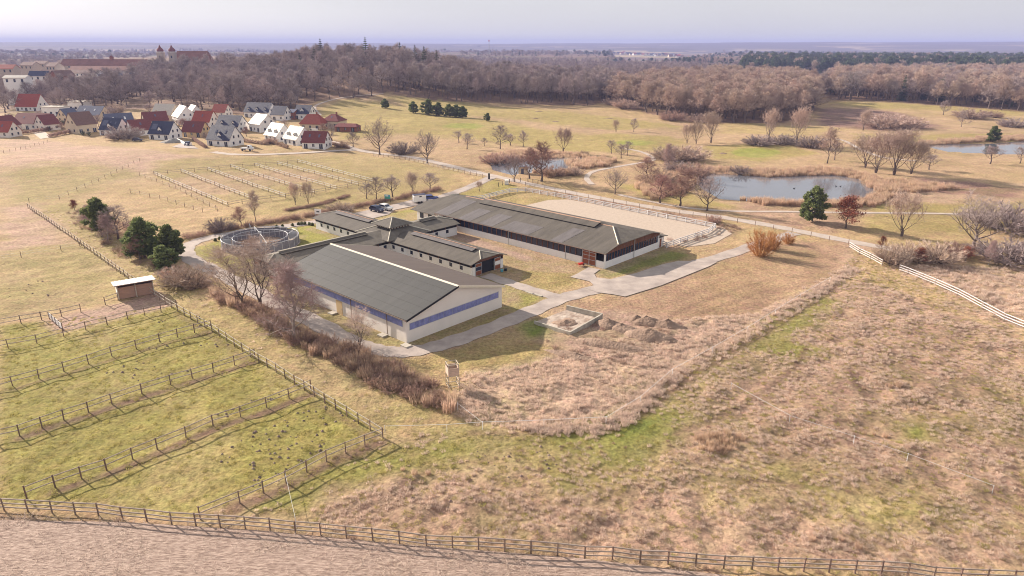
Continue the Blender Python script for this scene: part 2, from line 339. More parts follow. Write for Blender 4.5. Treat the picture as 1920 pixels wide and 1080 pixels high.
PONDS = [PX((918, 300), (940, 294), (985, 292), (1040, 291), (1085, 292), (1108, 298), (1100, 306), (1072, 314), (1064, 325), (1030, 327), (1000, 322), (960, 327), (925, 318)),
         PX((1298, 331), (1318, 323), (1370, 321), (1405, 325), (1450, 329), (1490, 329), (1512, 325), (1570, 325), (1612, 333), (1645, 350), (1640, 362), (1610, 372), (1560, 378), (1480, 379), (1400, 375), (1350, 371), (1318, 352)),
         PX((1728, 270), (1760, 267), (1810, 268), (1868, 266), (1930, 261), (1990, 264), (1990, 286), (1920, 290), (1850, 289), (1775, 284))]
ARENA = [UV(u, v) for u, v in ((-47, 76.5), (-50, 80), (-50, 94), (-46, 98.5), (-20, 100), (2, 99.5), (7, 95), (8, 84), (5, 77.5), (0, 76.3), (-20, 76))]
def blob(px, py, rx, ry, n=14):
    return [gp(px + rx * math.cos(2 * math.pi * k / n), py + ry * math.sin(2 * math.pi * k / n)) for k in range(n)]
# (polygon, linear albedo, edge softness m, roughness of surface 0..1)
TAN = (0.40, 0.295, 0.20); PINK = (0.43, 0.31, 0.235); OLIVE = (0.315, 0.258, 0.125); GREEN = (0.265, 0.24, 0.078); LUSH = (0.16, 0.205, 0.045)
BROWN = (0.31, 0.215, 0.145); FAIR = (0.33, 0.275, 0.115); PUTT = (0.27, 0.29, 0.075); WOODF = (0.20, 0.135, 0.10); DIRT = (0.37, 0.27, 0.215)
ZONES = [
 (PX((0, 262), (150, 268), (330, 290), (420, 300), (330, 320), (200, 345), (0, 372)), PINK, 8, .5),
 (PX((0, 320), (140, 300), (260, 330), (130, 375), (0, 385)), OLIVE, 10, .4),
 (PX((0, 385), (60, 380), (150, 460), (0, 482)), PINK, 6, .6),
 (PX((300, 300), (640, 285), (860, 318), (840, 345), (640, 395), (480, 400), (290, 335)), OLIVE, 6, .3),
 (PX((310, 345), (360, 325), (540, 318), (640, 330), (520, 350), (380, 372)), (0.355, 0.265, 0.165), 5, .5),
 (PX((0, 470), (150, 452), (330, 556), (205, 560), (0, 605)), OLIVE, 4, .4),
 (PX((0, 612), (325, 568), (480, 655), (718, 806), (378, 965), (0, 938)), GREEN, 1.0, .45),
 (PX((60, 385), (150, 380), (240, 470), (400, 560), (600, 660), (840, 765), (730, 805), (480, 655), (330, 560)), OLIVE, 2, .4),
 (PX((150, 585), (230, 562), (300, 545), (330, 573), (250, 592), (110, 625), (85, 600)), DIRT, 1.5, .3),
 (PX((340, 470), (600, 415), (1010, 520), (1050, 555), (760, 660), (640, 630), (420, 510)), (0.25, 0.24, 0.078), 2, .2),
 (PX((360, 470), (420, 445), (600, 420), (640, 440), (470, 500), (390, 490)), (0.28, 0.275, 0.075), 2, .1),
 (PX((650, 410), (760, 395), (800, 385), (780, 420), (700, 425)), (0.30, 0.285, 0.085), 1.5, .1),
 (PX((850, 440), (1110, 500), (1100, 520), (1040, 552), (900, 510)), (0.29, 0.235, 0.105), 2, .3),
 (PX((843, 436), (870, 440), (960, 470), (1010, 487), (985, 490), (900, 463), (845, 445)), DIRT, 0.8, .1),
 (PX((1110, 512), (1236, 466), (1290, 480), (1230, 500), (1150, 523)), (0.20, 0.215, 0.065), 1.5, .3),
 (PX((945, 540), (1040, 570), (990, 585), (790, 655), (765, 645), (940, 578)), (0.25, 0.235, 0.08), 1.0, .2),
 (PX((745, 665), (860, 645), (1000, 595), (1060, 640), (1000, 690), (880, 690), (800, 690)), (0.30, 0.235, 0.115), 2, .4),
 (PX((965, 605), (1000, 598), (1060, 625), (1045, 645), (985, 628)), LUSH, 1.2, .4),
 (PX((990, 680), (1040, 672), (1062, 690), (1010, 700)), LUSH, 1.0, .5),
 (PX((1080, 560), (1180, 560), (1360, 490), (1480, 450), (1600, 462), (1560, 525), (1400, 600), (1250, 660), (1120, 620)), BROWN, 3, .35),
 (PX((1290, 510), (1400, 475), (1520, 490), (1480, 530), (1330, 570)), (0.345, 0.245, 0.15), 5, .3),
 (PX((880, 700), (960, 685), (1120, 640), (1290, 600), (1420, 590), (1560, 525), (1300, 680), (1160, 790), (900, 800), (860, 760)), (0.48, 0.36, 0.275), 2, 1.0),
 (PX((1040, 580), (1190, 585), (1320, 615), (1250, 660), (1090, 680), (1010, 640)), DIRT, 2.5, .6),
 (PX((720, 812), (900, 805), (1150, 798), (1300, 690), (1560, 535), (1620, 520), (1920, 640), (1920, 1080), (1400, 1075), (560, 985), (380, 968)), (0.36, 0.255, 0.185), 2, .95),
 (PX((730, 815), (900, 808), (1160, 800), (1330, 690), (1290, 800), (1250, 850), (1020, 850), (800, 880)), (0.225, 0.215, 0.07), 5, .40),
 (PX((1150, 780), (1270, 765), (1285, 820), (1190, 845), (1090, 820)), (0.175, 0.20, 0.05), 4, .36),
 (PX((450, 950), (540, 890), (720, 818), (800, 850), (620, 920), (560, 975)), (0.23, 0.22, 0.07), 3, .36),
 (PX((900, 860), (1150, 850), (1250, 880), (1050, 920), (900, 900)), (0.26, 0.235, 0.085), 5, .5),
 (PX((1300, 870), (1550, 880), (1760, 930), (1900, 1010), (1650, 990), (1400, 930)), (0.265, 0.235, 0.09), 6, .55),
 (PX((1440, 600), (1530, 545), (1570, 560), (1500, 640), (1560, 670), (1500, 680), (1400, 660)), (0.23, 0.22, 0.075), 3, .45),
 (PX((1690, 790), (1740, 800), (1720, 830), (1670, 815)), (0.22, 0.225, 0.065), 2, .4),
 (PX((1560, 520), (1620, 470), (1920, 600), (1920, 560), (1700, 480), (1600, 455)), PINK, 3, 1.0),
 (PX((1650, 480), (1920, 500), (1920, 640), (1780, 560)), (0.45, 0.33, 0.235), 4, 1.0),
 # banks and meadows beyond the arena
 (PX((985, 350), (1340, 412), (1400, 430), (1345, 450), (1000, 362)), (0.36, 0.25, 0.18), 2, .8),
 (PX((830, 372), (925, 335), (980, 352), (900, 372)), (0.31, 0.27, 0.10), 2, .2),
 (PX((900, 372), (975, 356), (1340, 424), (1250, 460), (1200, 430)), (0.33, 0.265, 0.125), 1.5, .2),
 # golf course
 (PX((600, 260), (640, 190), (720, 175), (900, 205), (1130, 215), (1400, 235), (1560, 215), (1920, 225), (1920, 440), (1600, 440), (1150, 365), (900, 318)), (0.385, 0.285, 0.175), 10, .4),
 (PX((600, 200), (660, 185), (760, 200), (860, 215), (1000, 240), (1200, 262), (1240, 282), (1080, 285), (900, 262), (760, 250), (640, 262), (600, 240)), FAIR, 7, .1),
 (PX((720, 178), (820, 186), (1000, 205), (1190, 222), (1280, 238), (1150, 244), (960, 225), (860, 212), (760, 198)), FAIR, 6, .1),
 (PX((1120, 250), (1250, 255), (1290, 268), (1250, 280), (1150, 275)), FAIR, 5, .1),
 (PX((1330, 225), (1470, 235), (1600, 240), (1500, 255), (1360, 250)), (0.36, 0.285, 0.14), 6, .1),
 (PX((1320, 275), (1400, 270), (1490, 275), (1540, 288), (1440, 302), (1340, 298)), FAIR, 3, .1),
 (blob(1418, 286, 46, 9), PUTT, 1.0, .05),
 (blob(870, 236, 40, 5), PUTT, 3, .05), (blob(1190, 268, 40, 5), PUTT, 3, .05),
 (PX((1560, 192), (1700, 192), (1920, 205), (1920, 218), (1720, 206), (1580, 200)), FAIR, 5, .1),
 (PX((1600, 250), (1720, 255), (1900, 250), (1920, 262), (1720, 268), (1620, 265)), FAIR, 4, .1),
 (PX((1160, 345), (1250, 350), (1380, 388), (1620, 382), (1920, 380), (1920, 400), (1640, 398), (1400, 394), (1230, 378)), FAIR, 3, .1),
 (PX((1620, 395), (1920, 398), (1920, 435), (1640, 440)), (0.33, 0.27, 0.12), 4, .2),
 (PX((1530, 205), (1620, 200), (1700, 215), (1780, 240), (1650, 245), (1540, 235)), (0.25, 0.165, 0.14), 5, .7),
 (PX((1400, 380), (1640, 388), (1560, 440), (1440, 420), (1380, 400)), (0.37, 0.26, 0.185), 3, .7),
 (PX((1660, 340), (1920, 345), (1920, 378), (1700, 378)), (0.42, 0.31, 0.215), 4, .7),
 (PX((1720, 330), (1920, 355), (1920, 372), (1700, 360)), (0.27, 0.17, 0.14), 3, .8),
]
# woods: polygon on the ground, spacing m, kinds with weights, height range
WOODS = [
 ('park', PX((0, 215), (60, 200), (130, 208), (260, 205), (330, 200), (430, 215), (560, 212), (590, 190), (560, 170), (460, 165), (340, 172), (260, 175), (120, 185), (0, 185)), 11, (('tall', 3), ('round', 5)), (12, 23)),
 ('hill', PX((410, 205), (520, 206), (600, 190), (690, 184), (720, 172), (760, 172), (880, 165), (900, 150), (860, 118), (700, 118), (520, 128), (420, 160)), 13, (('tall', 4), ('round', 4), ('spruce', 0.12)), (14, 23)),
 ('row', PX((735, 176), (800, 186), (880, 192), (1000, 196), (1100, 198), (1135, 192), (1180, 172), (1150, 160), (980, 160), (880, 155), (760, 158)), 10.5, (('tall', 6), ('round', 1)), (19, 24)),
 ('brownwood', PX((1140, 196), (1200, 208), (1260, 222), (1330, 232), (1420, 232), (1500, 226), (1525, 208), (1535, 178), (1470, 158), (1330, 155), (1230, 165), (1160, 180)), 9.5, (('tallbrown', 6), ('roundbrown', 3)), (17, 23)),
 ('rightedge', PX((1545, 186), (1640, 190), (1760, 198), (1920, 210), (2000, 215), (2000, 150), (1760, 146), (1620, 150), (1545, 160)), 10, (('tallbrown', 4), ('round', 2), ('roundbrown', 2), ('spruce', .25)), (17, 24)),
 ('conifers', PX((1390, 140), (1520, 142), (1760, 146), (2050, 156), (2050, 121), (1700, 117), (1400, 119)), 12, (('spruce', 5), ('pinetall', 4), ('tallbrown', .6)), (20, 31)),
 ('midwood', PX((860, 150), (1000, 152), (1150, 158), (1230, 150), (1380, 150), (1380, 132), (1240, 126), (1100, 126), (930, 126), (860, 132)), 15, (('tall', 4), ('round', 3), ('spruce', .3)), (12, 18)),
 ('farwood', PX((800, 122), (1000, 120), (1180, 118), (1120, 110), (900, 109), (800, 112)), 24, (('tall', 3), ('round', 3)), (12, 18)),
 ('farright', PX((1250, 124), (1400, 122), (2100, 122), (2100, 106), (1700, 104), (1330, 107)), 24, (('spruce', 4), ('tallbrown', 3)), (13, 19)),
 ('farleft', PX((-40, 134), (90, 128), (220, 120), (420, 118), (640, 116), (640, 108), (300, 107), (-60, 108)), 34, (('tall', 3), ('round', 3)), (14, 22)),
 ('palacewood', [at_range(255, 760), at_range(440, 760), at_range(440, 832), at_range(255, 832)], 12, (('tall', 3), ('round', 3)), (19, 28)),
 ('courtwood', [at_range(-30, 620), at_range(265, 640), at_range(265, 730), at_range(-30, 700)], 17, (('round', 4), ('tall', 1)), (7, 14)),
 ('villagewood', PX((150, 182), (330, 188), (420, 185), (430, 160), (330, 152), (270, 158), (180, 170)), 13, (('tall', 3), ('round', 4)), (14, 24)),
]

# ------------------------------------------------------------------ the ground sheet
def axis(core0, core1, step, lo, hi, g):
    c = list(np.arange(core0, core1 + 1e-6, step)); s = step; x = core1
    up = []
    while x < hi: s *= g; x += s; up.append(x)
    s = step; x = core0; dn = []
    while x > lo: s *= g; x -= s; dn.append(x)
    return np.array(dn[::-1] + c + up)
gx = axis(-95, 120, 0.6, -9500, 9500, 1.045); gy = axis(42, 175, 0.6, -60, 11500, 1.022)
X, Y = np.meshgrid(gx, gy)
Zs = terrain(X, Y)
base = np.empty(X.shape + (3,)); base[:] = (0.38, 0.285, 0.16)
rough = np.full(X.shape, 0.4)
wx = (fbm(X / 7, Y / 7, 50, 3) - .5) * 2; wy = (fbm(X / 7, Y / 7, 60, 3) - .5) * 2
n1 = fbm(X / 9, Y / 9, 70, 4); n2 = fbm(X / 2.3, Y / 2.3, 75, 3)
for poly, c, soft, ro in ZONES:
    pl = poly2(poly); x0, y0 = pl.min(0) - 20; x1, y1 = pl.max(0) + 20
    ix0, ix1 = np.searchsorted(gx, (x0, x1)); iy0, iy1 = np.searchsorted(gy, (y0, y1))
    s_ = np.s_[max(iy0 - 1, 0):iy1 + 1, max(ix0 - 1, 0):ix1 + 1]
    xs, ys = X[s_], Y[s_]
    if xs.size == 0: continue
    k = soft
    ins = inside(xs + wx[s_] * k, ys + wy[s_] * k, pl)
    d = distline(xs + wx[s_] * k, ys + wy[s_] * k, list(map(tuple, np.vstack([pl, pl[:1]]))))
    f = np.clip(0.5 + np.where(ins, d, -d) / (1.2 * soft + 0.3), 0, 1)[..., None]
    base[s_] = base[s_] * (1 - f) + np.array(c) * f
    rough[s_] = rough[s_] * (1 - f[..., 0]) + ro * f[..., 0]
r = np.hypot(X, Y)
# wood floors and far country
for nm, poly, *_ in WOODS:
    ins = inside(X + wx * 4, Y + wy * 4, poly2(poly)); base[ins] = WOODF; rough[ins] = .3
far = sstep(1500, 2600, r)
fn = fbm(X / 420 + 5, Y / 260, 90, 4)
farcol = np.where((fn > 0.52)[..., None], np.array((0.17, 0.125, 0.11)), np.where((fn > 0.45)[..., None], np.array((0.10, 0.115, 0.085)), np.array((0.36, 0.30, 0.19))))
az_ = np.arctan2(X, np.maximum(Y, 1)); azp = lambda px: math.atan2(*at_range(px, 3000)[:2])
lake_view = ((az_ > azp(1150)) & (az_ < azp(1345))) | ((az_ > azp(1670)) & (az_ < azp(2000)))
Zs = Zs + np.where((fn > 0.45) & (r > 1900) & (r < 3500) & ~lake_view, 13, 0)
farcol = np.where((r > 4700)[..., None] & (fn > 0.36)[..., None], np.array((0.12, 0.11, 0.10)), farcol)
base = base * (1 - far[..., None]) + farcol * far[..., None]
Zs = Zs + np.where((r > 4700) & (fn > 0.36), 14, 0) * sstep(4500, 5200, r)
# blotches of greener and strawier sward
blot = np.clip((n1 - 0.5) * 5, -1, 1) * (1 - far)
g_, t_ = np.array((0.23, 0.225, 0.075)), np.array((0.45, 0.335, 0.235))
amt = (0.10 + 0.26 * rough)[..., None]
base = np.where((blot > 0)[..., None], base * (1 - amt * blot[..., None]) + t_ * amt * blot[..., None], base * (1 + amt * blot[..., None]) - g_ * amt * blot[..., None])
base *= ((0.86 + 0.28 * n2) * (1 - 0.22 * np.clip(rough - .4, 0, 1) * (1 - far)))[..., None]
# bare tracks trodden along the cross fences, ruts and animal paths in the meadows
TRACKS = [(((24, 731), (120, 702), (210, 675), (300, 648), (396, 622)), .55, .6), (((37, 824), (120, 795), (210, 765), (320, 729), (400, 704), (478, 678)), .75, .9), (((104, 922), (200, 888), (295, 850), (400, 808), (500, 772), (583, 739)), .75, .9),
 (((450, 949), (537, 913), (612, 872), (718, 828)), .8, .9), (((1270, 815), (1340, 785), (1420, 740), (1490, 690), (1512, 655)), .45, .7), (((1590, 690), (1604, 720), (1620, 742)), .5, .8), (((1660, 640), (1700, 700), (1780, 780), (1900, 860)), .5, .4), (((1330, 900), (1420, 905), (1500, 912)), .5, .6),
 (((1150, 803), (1210, 770), (1270, 722), (1410, 640), (1510, 575), (1562, 537)), .8, .7), (((1562, 535), (1640, 548), (1760, 575)), .5, .5), (((880, 812), (1000, 809), (1140, 806)), .6, .5), (((0, 966), (240, 984), (480, 1002), (760, 1027), (1080, 1060)), .7, .6), (((1260, 590), (1330, 560), (1420, 530)), .5, .4), (((1280, 600), (1350, 575), (1440, 545)), .5, .4), (((330, 585), (398, 632), (470, 680)), .6, .5), (((590, 755), (716, 830)), .6, .5)]
for pts, wd_, am_ in TRACKS:
    ln_ = [(p.x, p.y) for p in smooth(PX(*pts), 4)]; nr = r < 260; d = np.full(X.shape, 99.0); d[nr] = distline(X[nr] + wx[nr] * .5, Y[nr] + wy[nr] * .5, ln_)
    f = (np.clip(1.5 - d / wd_, 0, 1) * am_ * np.clip(.35 + n2 * 1.3, 0, 1))[..., None]
    base = base * (1 - f) + np.array((0.17, 0.115, 0.085)) * f; rough = rough * (1 - f[..., 0])
# worn verges along the roads, flat bed below them
near = (r < 900); bed = np.full(X.shape, 99.0)
for nm, (ln, wd, mt, _) in ROADS.items():
    l2 = [(p.x, p.y) for p in ln]; d = np.full(X.shape, 99.0); d[near] = distline(X[near], Y[near], l2[::2] + l2[-1:]) - wd / 2; bed = np.minimum(bed, d)
for pl in (YARD, APRON, PARK, ARENA, [UV(-72, 27), UV(-72, 40), UV(-62, 76), UV(3, 76), UV(3, 48), UV(-12, 39), UV(2, 23), UV(2, -2), UV(-53, -2), UV(-53, 27)], [UV(-78, 12), UV(-67, 23), UV(-56, 12), UV(-67, 1)]):
    q = poly2(pl); ins = np.zeros(X.shape, bool); ins[near] = inside(X[near], Y[near], q)
    d = np.full(X.shape, 99.0); d[near] = distline(X[near], Y[near], list(map(tuple, np.vstack([q, q[:1]])))); d[ins] = -d[ins]; bed = np.minimum(bed, d)
vg = np.clip(1 - bed / 1.3, 0, 1)[..., None] * (bed > -90)[..., None] * 0.5 * (n2[..., None] * 1.6)
base = base * (1 - np.clip(vg, 0, .8)) + np.array(DIRT) * np.clip(vg, 0, .8)
flat = sstep(0.3, 3.0, bed) * (1 - sstep(400, 700, r))
Zs = Zs + flat * rough * (0.85 * (fbm(X / 2.4, Y / 2.4, 100, 2) - .5) + 0.5 * (fbm(X / 11, Y / 11, 110, 2) - .5))
# pond beds
for pl in PONDS:
    q = poly2(pl); zc = float(np.mean([p.z for p in pl])); ins = inside(X, Y, q)
    d = np.full(X.shape, 99.0); m_ = near; d[m_] = distline(X[m_], Y[m_], list(map(tuple, np.vstack([q, q[:1]])))); d[ins] = -d[ins]
    t = sstep(14, -1.5, d) if False else 1 - sstep(-1.5, 16, d)
    Zs = Zs * (1 - t) + (zc - 0.15) * t; Zs = np.where(d < 1.5, zc - 0.15 - 0.8 * (1 - sstep(-3, 1.5, d)), Zs)
# dug mounds are separate things
ny, nx = X.shape
vs = np.stack([X, Y, Zs], -1).reshape(-1, 3)
idx = np.arange(ny * nx).reshape(ny, nx)
fc = np.stack([idx[:-1, :-1], idx[:-1, 1:], idx[1:, 1:], idx[1:, :-1]], -1).reshape(-1, 4)
me = bpy.data.meshes.new('ground'); me.vertices.add(len(vs)); me.vertices.foreach_set('co', vs.ravel())
me.loops.add(fc.size); me.loops.foreach_set('vertex_index', fc.ravel()); me.polygons.add(len(fc))
me.polygons.foreach_set('loop_start', np.arange(len(fc)) * 4); me.polygons.foreach_set('loop_total', np.full(len(fc), 4)); me.polygons.foreach_set('use_smooth', np.ones(len(fc), bool))
me.update(); me.validate()
ca = me.color_attributes.new('Col', 'FLOAT_COLOR', 'POINT')
ca.data.foreach_set('color', np.concatenate([np.clip(base * np.array((1.03, 0.955, 0.94)), 0.01, 0.9), np.ones(X.shape + (1,))], -1).astype(np.float32).ravel())
me.materials.append(M['ground']); link('ground', me, kind='structure')
from bisect import bisect_right
def gz(x, y):
    """height of the built ground sheet"""
    i = min(max(int(np.searchsorted(gx, x)) - 1, 0), nx - 2); j = min(max(int(np.searchsorted(gy, y)) - 1, 0), ny - 2)
    a = (x - gx[i]) / (gx[i + 1] - gx[i]); b = (y - gy[j]) / (gy[j + 1] - gy[j])
    return float(Zs[j, i] * (1 - a) * (1 - b) + Zs[j, i + 1] * a * (1 - b) + Zs[j + 1, i] * (1 - a) * b + Zs[j + 1, i + 1] * a * b)
def rough_at(x, y):
    i = min(int(np.searchsorted(gx, x)), nx - 1); j = min(int(np.searchsorted(gy, y)), ny - 1); return rough[j, i], bed[j, i]
def onground(p, dz=0): return Vector((p.x, p.y, gz(p.x, p.y) + dz))

# ------------------------------------------------------------------ roads, yard, arena, water, stubble
def strip(name, line, width, m, lift):
    b = MB(); n = len(line); L = []
    for i, p in enumerate(line):
        d = (line[min(i + 1, n - 1)] - line[max(i - 1, 0)]); d.z = 0; d.normalize(); q = Vector((-d.y, d.x, 0))
        wv = width / 2 * (1 + 0.10 * math.sin(i * 1.7) + 0.05 * math.sin(i * 0.61))
        for k in (-1, -0.33, 0.33, 1):
            c = p + q * (wv * k); L.append((c.x, c.y, max(gz(c.x, c.y), gz(p.x, p.y)) + lift))
    b.add(L, [(i * 4 + k, i * 4 + k + 1, i * 4 + k + 5, i * 4 + k + 4) for i in range(n - 1) for k in range(3)])
    return b.build(name, m, kind='structure', smooth=True)
for i, (nm, (ln, wd, mt, _)) in enumerate(ROADS.items()):
    strip(nm, ln, wd, M[mt], 0.05 + 0.004 * i)
def sheet(name, pts, m, lift, z=None):
    v = [(p.x, p.y, (gz(p.x, p.y) if z is None else z) + lift) for p in pts]
    return MB().add(v, [tuple(range(len(v)))]).build(name, m, kind='structure')
sheet('yard_paving', YARD, M['asphalt'], 0.115, 0); sheet('door_apron', APRON, M['asphalt'], 0.107, 0); sheet('parking_area', PARK, M['asphalt'], 0.10, 0)
sheet('riding_arena', ARENA, M['sand'], 0.06, 0)
for pl in PONDS:
    zc = float(np.mean([p.z for p in pl])); cx, cy = sum(p.x for p in pl) / len(pl), sum(p.y for p in pl) / len(pl)
    q = smooth(pl + pl[:1], 5)[:-1]
    sheet('pond', [Vector((cx + (p.x - cx) * 1.06, cy + (p.y - cy) * 1.06, 0)) for p in q], M['water'], -0.30, zc)
for pxs, yy in (((1180, 1325), (92.5, 100.5)), ((1690, 1990), (92.0, 97.5))):
    a = [gp(pxs[0], yy[1]), gp(pxs[1], yy[1]), gp(pxs[1] + 30, yy[0]), gp(pxs[0] - 10, yy[0])]
    sheet('lake', a, M['water'], 1.2, 0)
edge = PX((-260, 958), (-60, 968), (0, 972), (240, 984), (480, 1000), (760, 1024), (1080, 1056), (1500, 1100), (2100, 1160))
lo = [Vector((p.x, 8, 0)) for p in edge]
b = MB(); nrow = 24
for p, q in zip(edge, lo):
    for k in range(nrow + 1):
        t = k / nrow; c = p.lerp(q, t); wob = 0.5 * math.sin(p.x * 1.3) * (1 - t)
        b.v.append((c.x, c.y + wob, max(gz(c.x, c.y) + 0.02, 0.16) + 0.07 * fbm(c.x / 3, c.y / 3, 4, 2)))
for i in range(len(edge) - 1):
    for k in range(nrow):
        a = i * (nrow + 1) + k; b.f.append((a, a + nrow + 1, a + nrow + 2, a + 1)); b.m.append(0)
b.build('stubble_field', M['stubble'], kind='structure', smooth=True)

# ------------------------------------------------------------------ riding hall with the dark roof
def bld(name, label, cat): 
    o = thing(name, label, cat, (O.x, O.y, 0), ANG); return o
hall = bld('riding_hall', 'large cream riding hall with dark gable roof and blue window bands', 'hall')
HU0, HU1, HW, HE, HR = -35.0, 0.0, 21.1, 3.9, 6.6
hs = (HR - HE) / (HW / 2)
wall = MB()
wall.prism([(HU1, 0, -.2), (HU1, HW, -.2), (HU1, HW, HE), (HU1, HW / 2, HR), (HU1, 0, HE)], (-0.25, 0, 0)).build('gable_wall', M['cream'], hall)
wall = MB(); wall.prism([(HU0 + .25, 0, -.2), (HU0 + .25, HW, -.2), (HU0 + .25, HW, HE), (HU0 + .25, HW / 2, HR), (HU0 + .25, 0, HE)], (-0.25, 0, 0))
wall.build('gable_wall', M['cream'], hall)
MB().box(HU0 + .25, HU1 - .25, 0, .25, -.2, HE).build('side_wall', M['creamx'], hall)
MB().box(HU0 + .25, HU1 - .25, HW - .25, HW, -.2, HE).build('side_wall', M['creamx'], hall)
ov, oe = 0.28, 0.5
for s in (0, 1):
    rf = None
    n = 6
    for k in range(n):
        def pt(u, t, dz):
            y = -ov + (HW / 2 + ov) * t; z = HR + 0.16 - hs * (HW / 2 - y) + dz
            return (u, y if s == 0 else HW - y, z)
        t0, t1 = k / n, (k + 1) / n
        q = [pt(HU0 - oe, t0, .02), pt(HU1 + oe, t0, .02), pt(HU1 + oe, t1 + (.012 if k < n - 1 else 0), 0), pt(HU0 - oe, t1 + (.012 if k < n - 1 else 0), 0)]
        if s: q = q[::-1]
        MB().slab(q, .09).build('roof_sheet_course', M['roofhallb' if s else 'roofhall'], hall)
    # dark verge board and gutter
    y0, y1 = (-ov, HW / 2) if s == 0 else (HW + ov, HW / 2)
    for u in (HU1 + oe, HU0 - oe - .06):
        z0 = HR + .08 - hs * (HW / 2 + ov)
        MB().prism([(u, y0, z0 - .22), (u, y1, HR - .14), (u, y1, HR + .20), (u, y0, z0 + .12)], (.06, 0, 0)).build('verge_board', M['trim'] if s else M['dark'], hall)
    yg = -ov - .08 if s == 0 else HW + ov + .08
    MB().tube((HU0 - oe, yg, HE - .02), (HU1 + oe, yg, HE - .02), .07, .07, 6).build('gutter', M['post'], hall)
MB().prism([(HU0 - oe - .05, HW / 2 - .32, HR + .12), (HU0 - oe - .05, HW / 2, HR + .27), (HU0 - oe - .05, HW / 2 + .32, HR + .12)], (HU1 - HU0 + 2 * oe + .1, 0, 0)).build('ridge_cap', M['trim'], hall)
npn = 20
for k in range(npn):
    y0 = 0.7 + k * (HW - 1.6) / npn; MB().box(0.0, .06, y0 + .03, y0 + (HW - 1.6) / npn - .03, 2.05, 3.05).build('window_pane', M['blue'], hall)
MB().box(0.0, .035, .6, HW - .8, 1.97, 3.13).build('window_frame', M['steel'], hall)
for k in range(32):
    u0 = HU0 + .8 + k * 33.4 / 32; MB().box(u0 + .03, u0 + 33.4 / 32 - .03, -.06, 0, 2.55, 3.5).build('window_pane', M['blue'], hall)
MB().box(HU0 + .7, HU1 - .7, -.035, 0, 2.47, 3.58).build('window_frame', M['steel'], hall)
d = MB().box(-18.6, -16.9, -.08, 0, 0, 2.42).build('side_door', M['yellow'], hall); MB().box(-17.2, -17.05, -.12, -.08, 1.0, 1.15).build('handle', M['steel'], d)
for u in (-26, -14.2, -4.6): MB().tube((u, -.12, 0), (u, -.12, HE - .1), .06, .06, 6).build('downpipe', M['post'], hall)
for u in (-19.0, -5.2, .6): MB().box(u - .6, u + .8, -1.3, -.15, 0, .22).build('paving_slab', M['concrete'], hall)

# ------------------------------------------------------------------ open-sided riding hall
oh = bld('open_riding_hall', 'long riding hall with glazed sides above low white walls, brown grey roof', 'hall')
A0, A1, B0, B1, EZ, RZ = -50.0, 0.5, 51.0, 72.0, 3.45, 6.0
VM = (B0 + B1) / 2; e0, e1 = B0 - .6, B1 + .6; sl_ = (RZ - EZ) / (VM - e0)
hipv = 4.4
L1 = [(-51, e0, EZ), (1.1, e0, EZ), (1.1, e0 + hipv, EZ + hipv * sl_), (-5, VM, RZ), (-51, VM, RZ)]
L2 = [(p[0], 2 * VM - p[1], p[2]) for p in L1][::-1]
r1 = MB().slab(L1, .1).build('roof_slope', M['roofstable'], oh); r2 = MB().slab(L2, .1).build('roof_slope', M['roofstable'], oh)
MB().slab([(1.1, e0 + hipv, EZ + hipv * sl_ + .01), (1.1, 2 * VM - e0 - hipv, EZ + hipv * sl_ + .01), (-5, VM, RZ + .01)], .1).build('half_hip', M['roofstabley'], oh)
def onl(u, v, dz=0.03): return (u, v, RZ - sl_ * abs(VM - v) + dz)
for u0, u1, va, vb in ((-51, -46.5, 50.6, 60.0), (-42.6, -38.3, 50.5, 57.0), (-35.4, -31.0, 50.5, 56.6), (-28.8, -20.0, 50.5, 55.0), (-13.6, -10.4, 50.5, 57.5)):
    MB().slab([onl(u0, va), onl(u1, va), onl(u1 + .9, vb), onl(u0 + .9, vb)], .025).build('replaced_roof_sheet', M['roofnew'], r1)
for s in (1, -1):
    y0 = VM - s * 2.35
    q = [(-44, y0, RZ - .24), (-8.3, y0, RZ - .24), (-8.3, VM, RZ + .42), (-44, VM, RZ + .42)]
    MB().slab(q if s > 0 else q[::-1], .07).build('ridge_vent_slope', M['roofstable'], oh)
MB().box(-43.9, -8.5, VM - 2.2, VM - 2.1, RZ - .55, RZ - .3).build('ridge_vent_gap', M['dark'], oh)
MB().prism([(-44, VM - .3, RZ + .36), (-44, VM, RZ + .5), (-44, VM + .3, RZ + .36)], (35.7, 0, 0)).build('ridge_cap', M['copper'], oh)
MB().prism([(-51, VM - .25, RZ - .02), (-51, VM, RZ + .1), (-51, VM + .25, RZ - .02)], (6.9, 0, 0)).build('ridge_cap', M['copper'], oh)
MB().prism([(-8.2, VM - .25, RZ - .02), (-8.2, VM, RZ + .1), (-8.2, VM + .25, RZ - .02)], (3.2, 0, 0)).build('ridge_cap', M['copper'], oh)
MB().tube((1.1, e0 + hipv, EZ + hipv * sl_ + .06), (-5, VM, RZ + .06), .13, .13, 6).build('hip_cap', M['trim'], oh)
MB().tube((-51, e0 - .06, EZ - .1), (1.1, e0 - .06, EZ - .1), .08, .08, 6).build('gutter', M['post'], oh)
LW = 1.45
MB().box(A0, -5.3, B0, B0 + .22, -.2, LW).build('low_wall', M['white'], oh); MB().box(-1.6, A1, B0, B0 + .22, -.2, LW).build('low_wall', M['white'], oh)
MB().box(A1 - .22, A1, B0 + .22, B1, -.2, LW).build('low_wall', M['white'], oh); MB().box(A0, A1, B1 - .22, B1, -.2, LW).build('low_wall', M['white'], oh)
MB().box(A0, A0 + .2, B0 + .22, B1 - .22, -.2, EZ).build('end_wall', M['white'], oh)
nb = 28; span = (-5.4 - A0 - 1.5) / nb
